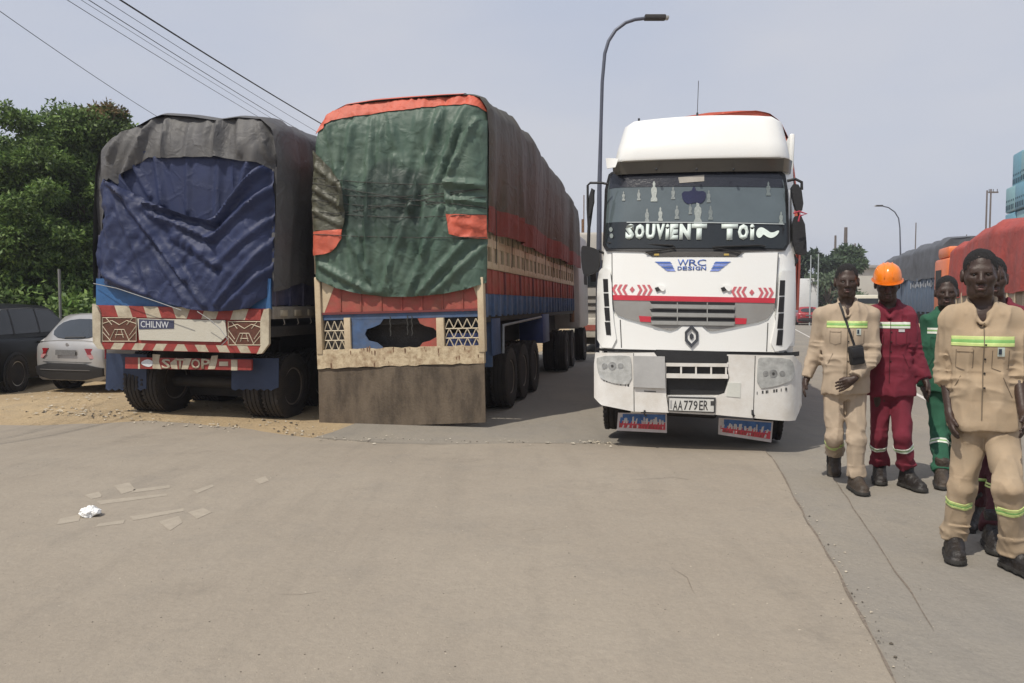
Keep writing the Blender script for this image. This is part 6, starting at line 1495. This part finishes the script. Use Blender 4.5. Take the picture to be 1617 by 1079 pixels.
# ================================================================== RIGHT-HAND ROW AND FAR VEHICLES
M_GR2 = tarpmat('slate_tarpaulin', (.085, .09, .10), rough=.6, dust=.35, dustcol='#6c7078')
M_RT2 = tarpmat('rust_red_tarpaulin', (.36, .05, .036), rough=.65, dust=.4, dustcol='#9a5c50')
M_SLB = mat('slate_blue_side', (.07, .11, .17), .6, .2, 4, .1, dust=.35, dustcol='#7a7f86')
def side_truck(fr, L_, label, z0, z1, zt, tm, sm_, tlabel, seed, topf=lambda y: 0, W_=2.4, tail=None, slat=None, ncol=16):
    r = thing('cargo_truck', fr.M, label, 'truck', 'trucks parked along the far side of the road')
    box('load_floor', (.05, .05, z0-.15), (W_-.05, L_, z0), M_DARK, r); box('chassis_beam', (.6, .1, .7), (1.8, L_+2, z0-.155), M_DARK, r, .01)
    for X in (.02, W_-.02):
        box('side_board', (X-.02, .05, z0+.002), (X+.02, L_, z1+.1), sm_, r)
        for k in range(ncol): y = .1+k*(L_-.2)/(ncol-1); box('side_stake', (X-.05, y-.05, z0-.1), (X+.05, y+.05, z1+.1), slat or sm_, r, .004)
    box('tail_gate', (.05, 0, z0-.2), (W_-.05, .04, z1+.6), tail or sm_, r)
    for y in (1.3, 2.5, 3.7, L_-1.2):
        for s, X in ((-1, .2), (1, W_-.2)): wheel(r, X, y, .5, .5, .28, s)
    n = 60; pr = [(-.06, z1), (-.08, z1+.8), (-.03, zt-.35), (.25, zt-.08), (W_/2, zt), (W_-.25, zt-.08), (W_+.03, zt-.35), (W_+.08, z1+.8), (W_+.06, z1)]
    rs = seed*7.3
    fo = lambda y, t, z: (.12*float(vn(y*1.1+rs, t*3, rs))+.05*float(vn(y*4, t*2, rs+3)))*min(1, .2+y)+.03
    t_ = tarp_shell('tarpaulin', pr, L_, fo, tm, None, fr.M, n=n, ny=70, top=topf, zref=z1+.3, zbotL=lambda y: z1+.12*float(vn(y*.8, rs)))
    # own rear sheet
    panel('rear_sheet', [(a, b) for a, b in pr], lambda a, b, o: (a, .02-.05*float(vn(a*3+rs, b*1.5))-o, b), tm, t_, .03, .01, .12)
    tag(t_, tlabel, 'tarpaulin'); return r
TG = Frame(1484, 33, 17.7, 0)
g1 = side_truck(TG, 15.5, 'slate blue sided truck far down the right side of the road', 1.35, 2.95, 4.72, M_GR2, M_SLB, 'dark slate tarpaulin over the far truck behind the orange cab', 1)
M_MK = mat('faded_lettering', (.42, .44, .46), .7, .3, 10, .1)
for k in range(16): box('painted_sign_stroke', (-.035, .8+k*.38, 2.55+.12*(k % 3)*.3), (-.031, 1.0+k*.38, 2.75+.1*(k % 2)), M_MK, g1, 0)
TR_ = Frame(1680, 18, 17.7, 0)
side_truck(TR_, 10.8, 'truck with pale slatted sides at the right edge under a rust red tarpaulin', 1.2, 2.05, 4.3, M_RT2, mat('tan_board', (.35, .27, .18), .7, .2), 'rust red tarpaulin over the truck at the right edge', 2, lambda y: float(np.interp(y, [0, 3, 7, 8.5, 10.8], [-.15, .0, .1, .0, -.3])), slat=M_CREAM)
oc = Frame.__new__(Frame); oc.M = TR_.M @ T(0, 11.3, 0)
c_ = thing('orange_cab', oc.M, 'orange truck cab between the red and slate tarpaulins', 'truck cab'); M_OR = mat('orange_paint', (.75, .17, .04), .4, .08, 4, .05, dust=.2)
box('cab_shell', (-.05, 0, 1.0), (2.4, 2.1, 3.55), M_OR, c_, .12); box('roof_deflector', (.0, .2, 3.553), (1.6, 1.8, 4.0), M_OR, c_, .12); box('side_glass', (-.065, .9, 2.3), (-.045, 1.8, 3.1), M_DARK, c_, 0)
box('rear_panel_line', (-.06, -.015, 2.35), (2.4, .0, 2.42), M_REDP, c_, 0); box('cab_floor', (.1, -.1, .7), (2.3, 2.2, .998), M_DARK, c_, .02)
for s, X in ((-1, .15), (1, 2.2)): wheel(c_, X, 1.2, .5, .5, .28, s)
# crates
TC = Frame(1690, 24, 17.7, 0)
fb = thing('flatbed_truck', TC.M, 'flatbed behind the red covered truck carrying tall pale blue crates', 'truck'); box('bed', (-.1, -.1, 1.0), (2.5, 7.2, 1.2), M_DARK, fb)
for x in (.2, 2.2):
    for y in (1.2, 5.8): wheel(fb, x, y, .5, .5, .28, -1 if x < 1 else 1)
M_CRT = mat('pale_blue_plastic', (.24, .46, .50), .5, .12, 6, .05, dust=.3, dustcol='#8aa0a0'); M_CRT2 = mat('blue_plastic', (.16, .36, .46), .5, .12, 6, .05)
M_HOLE = mat('crate_hole', (.02, .06, .09), .7)
st = thing('crate_stack', TC.M @ T(0, 0, 1.2), 'tall stack of pale blue plastic crates with rows of dark slots at the right edge', 'crate stack')
cw, chh = 1.16, 1.06
for j in range(6):
    for i in range(6):
        zt_ = j*chh; dx = .06*math.sin(j*1.7+i)-(0 if j < 5 else -.12)
        cr_ = box('crate', (dx, i*cw, zt_), (1.2+dx, i*cw+cw-.02, zt_+chh-.03+(.06*i if j == 5 else 0)), M_CRT if (i+j) % 2 else M_CRT2, st, .07)
        if j >= 3:
            for k in range(5):
                y = i*cw+.12+k*.2
                h_ = box('slot', (dx-.006, y, zt_+.10), (dx+.004, y+.11, zt_+.30), M_HOLE, cr_, 0); box('slot', (dx-.006, y, zt_+.42), (dx+.004, y+.08, zt_+.50), M_HOLE, cr_, 0)
# lorry in the gap between the green-covered one and the white one
TGp = Frame(931, 26.5, 11.6, 0)
gp_ = thing('white_truck', TGp.M, 'dusty pale truck front in the gap left of the big white truck', 'truck', 'loaded trucks parked in a row')
box('cab_shell', (-.7, 0, .75), (1.1, 2.0, 4.3), mat('pale_grey_cab', (.42, .41, .38), .5, .15, 3, .1, dust=.4), gp_, .12)
box('windscreen', (-.6, -.02, 2.35), (1.0, .0, 3.3), M_GLASS2, gp_, 0); box('bumper', (-.72, -.15, .55), (1.12, .1, 1.25), mat('beige_bumper', (.5, .47, .4), .6, .2, 4), gp_, .04)
for z in (1.45, 1.7, 1.95): box('grille_bar', (-.5, -.03, z), (.9, -.005, z+.08), M_DARK, gp_, 0)
box('red_number_board', (-.2, -.17, .8), (.5, -.155, 1.0), M_REDP, gp_, 0); box('load', (-.75, 2.2, 1.2), (1.2, 12, 4.4), M_GR2, gp_, .15); box('underbody', (-.6, .1, .3), (1.0, 11, .745), M_DARK, gp_, .02)
tube('exhaust_stack', [(-.5, 2.1, 1), (-.5, 2.1, 5.0)], .05, M_RUST, gp_, 8); tube('aerial', [(-.3, .6, 4.3), (-.3, .6, 5.7)], .02, M_RUST, gp_, 5)
for s, X in ((-1, -.6), (1, 1.0)): wheel(gp_, X, 1.0, .5, .5, .28, s)
# far vehicles beyond the white lorry
FV = Frame(1272, 58, 15, 0)
rc = car('red_car', Frame(1275, 60, 15, 0), 'small red car far down the road beside the white truck', mat('red_car_paint', (.30, .02, .025), .4, .1, 4, 0, coat=.4), 4.2, .88, 1.5, 1.0, group=None)
bv = thing('box_truck', Frame(1268, 66, 15, 0).M, 'distant small truck with a white box body above the red car', 'truck')
box('box_body', (-1.1, 0, .9), (1.1, 5, 4.0), mat('white_box', (.62, .64, .64), .5, .05), bv, .04); box('chassis', (-.5, 0, .5), (.5, 6.5, .9), M_DARK, bv, .01); box('cab', (-1, 5.1, .5), (1, 6.6, 2.4), mat('white_box', 0), bv, .1)
for y in (1, 5.8):
    for s in (-1, 1): wheel(bv, s*.9, y, .42, .42, .25, s)
yv = thing('yellow_van', Frame(1368, 62, 15, 0).M, 'yellow and white van far down the road between two workers', 'van')
box('van_body', (-1.05, 0, .5), (1.05, 5, 1.6), mat('yellow_paint', (.62, .52, .16), .5, .08), yv, .08); box('van_top', (-1, .1, 1.603), (1, 4.4, 2.5), mat('cream_white', (.6, .58, .48), .5, .05), yv, .12); box('rear_glass', (-.8, .075, 1.75), (.8, .095, 2.2), M_GLASS2, yv, 0)
for y in (1, 4):
    for s in (-1, 1): wheel(yv, s*.95, y, .38, .38, .22, s)
bl_ = thing('pale_building', T(W(1362, 480, 120).x, 120, -.15), 'small pale building with flat roof beyond the yellow van', 'building')
box('wall', (-1.7, 0, 0), (3, 8, 7.5), mat('pale_plaster', (.45, .44, .40), .8, .1, .5), bl_, .02); box('roof', (-3, -.6, 7.503), (4, 8.6, 8.0), mat('roof_grey', (.3, .3, .3), .8), bl_, .02); box('door', (0, -.03, 0), (1.2, .0, 2.4), M_DARK, bl_, 0)
tree('far_tree', W(1272, 480, 75).x, 75, 7.2, 3.2, 'dark green distant tree directly right of the white truck', 21, 18, 260, .5, leafmat('far_dark_leaves', (.03, .05, .03), (.06, .09, .05)), low=.1)
tree('far_tree', W(1313, 480, 78).x, 78, 7.6, 3.4, 'taller distant tree under the thick mast', 22, 20, 260, .5, leafmat('far_mid_leaves', (.04, .07, .03), (.08, .12, .06)), low=.1)
tree('far_bush', W(1308, 480, 66).x, 66, 4.6, 2.6, 'pale green bush in front of the distant trees', 23, 16, 260, .4, M_LEAFF, low=.1, cat='bush')
tree('far_tree', W(1560, 480, 90).x, 90, 9.0, 4, 'distant tree crown peeping over the red tarpaulin', 24, 18, 200, .6, leafmat('far_dim_leaves', (.05, .06, .05), (.08, .09, .07)), low=.3)
# far belt of trees on the horizon
rs2 = np.random.RandomState(9); V = []
bl = [((x+rs2.randn()*3, 190+rs2.randn()*8, 1.5+rs2.rand()*3.0), 2.4+2*rs2.rand()) for x in np.arange(-260, 330, 4.2)]
o = leaves('distant_woods', bl, 26, 1.6, M_LEAFF, None, rs2); tag(o, kind='stuff')
# litter
pb = gp(143, 818); bm = bmesh.new(); bmesh.ops.create_icosphere(bm, subdivisions=4, radius=.055)
for v in bm.verts:
    q = v.co*30; n_ = 1-2*abs(float(vn(q.x, q.y, q.z))); q2 = v.co*75; n2_ = 1-2*abs(float(vn(q2.x, q2.y, q2.z+9)))
    v.co *= .72+.38*n_+.13*n2_; v.co.x *= 1.25; v.co.z *= .8
fbm('plastic_bag', bm, mat('white_plastic', (.80, .80, .78), .4, .04, 10, .3, 60), None, T(pb.x, pb.y, .045), 15)
tag(bpy.data.objects['plastic_bag'], 'crumpled white plastic bag lying on the dusty concrete at left', 'litter')

# ================================================================== HAZE
hz = box('haze', (-640, -60, -1.2), (640, 640, 14), None, None, 0); hm = bpy.data.materials.new('haze_air'); hm.use_nodes = True; N = hm.node_tree.nodes; N.clear()
pv = N.new('ShaderNodeVolumePrincipled'); pv.inputs['Color'].default_value = (.86, .88, .95, 1); pv.inputs['Density'].default_value = .0010; pv.inputs['Anisotropy'].default_value = .2
ou = N.new('ShaderNodeOutputMaterial'); hm.node_tree.links.new(pv.outputs[0], ou.inputs['Volume']); hz.data.materials.clear(); hz.data.materials.append(hm); tag(hz, kind='stuff')
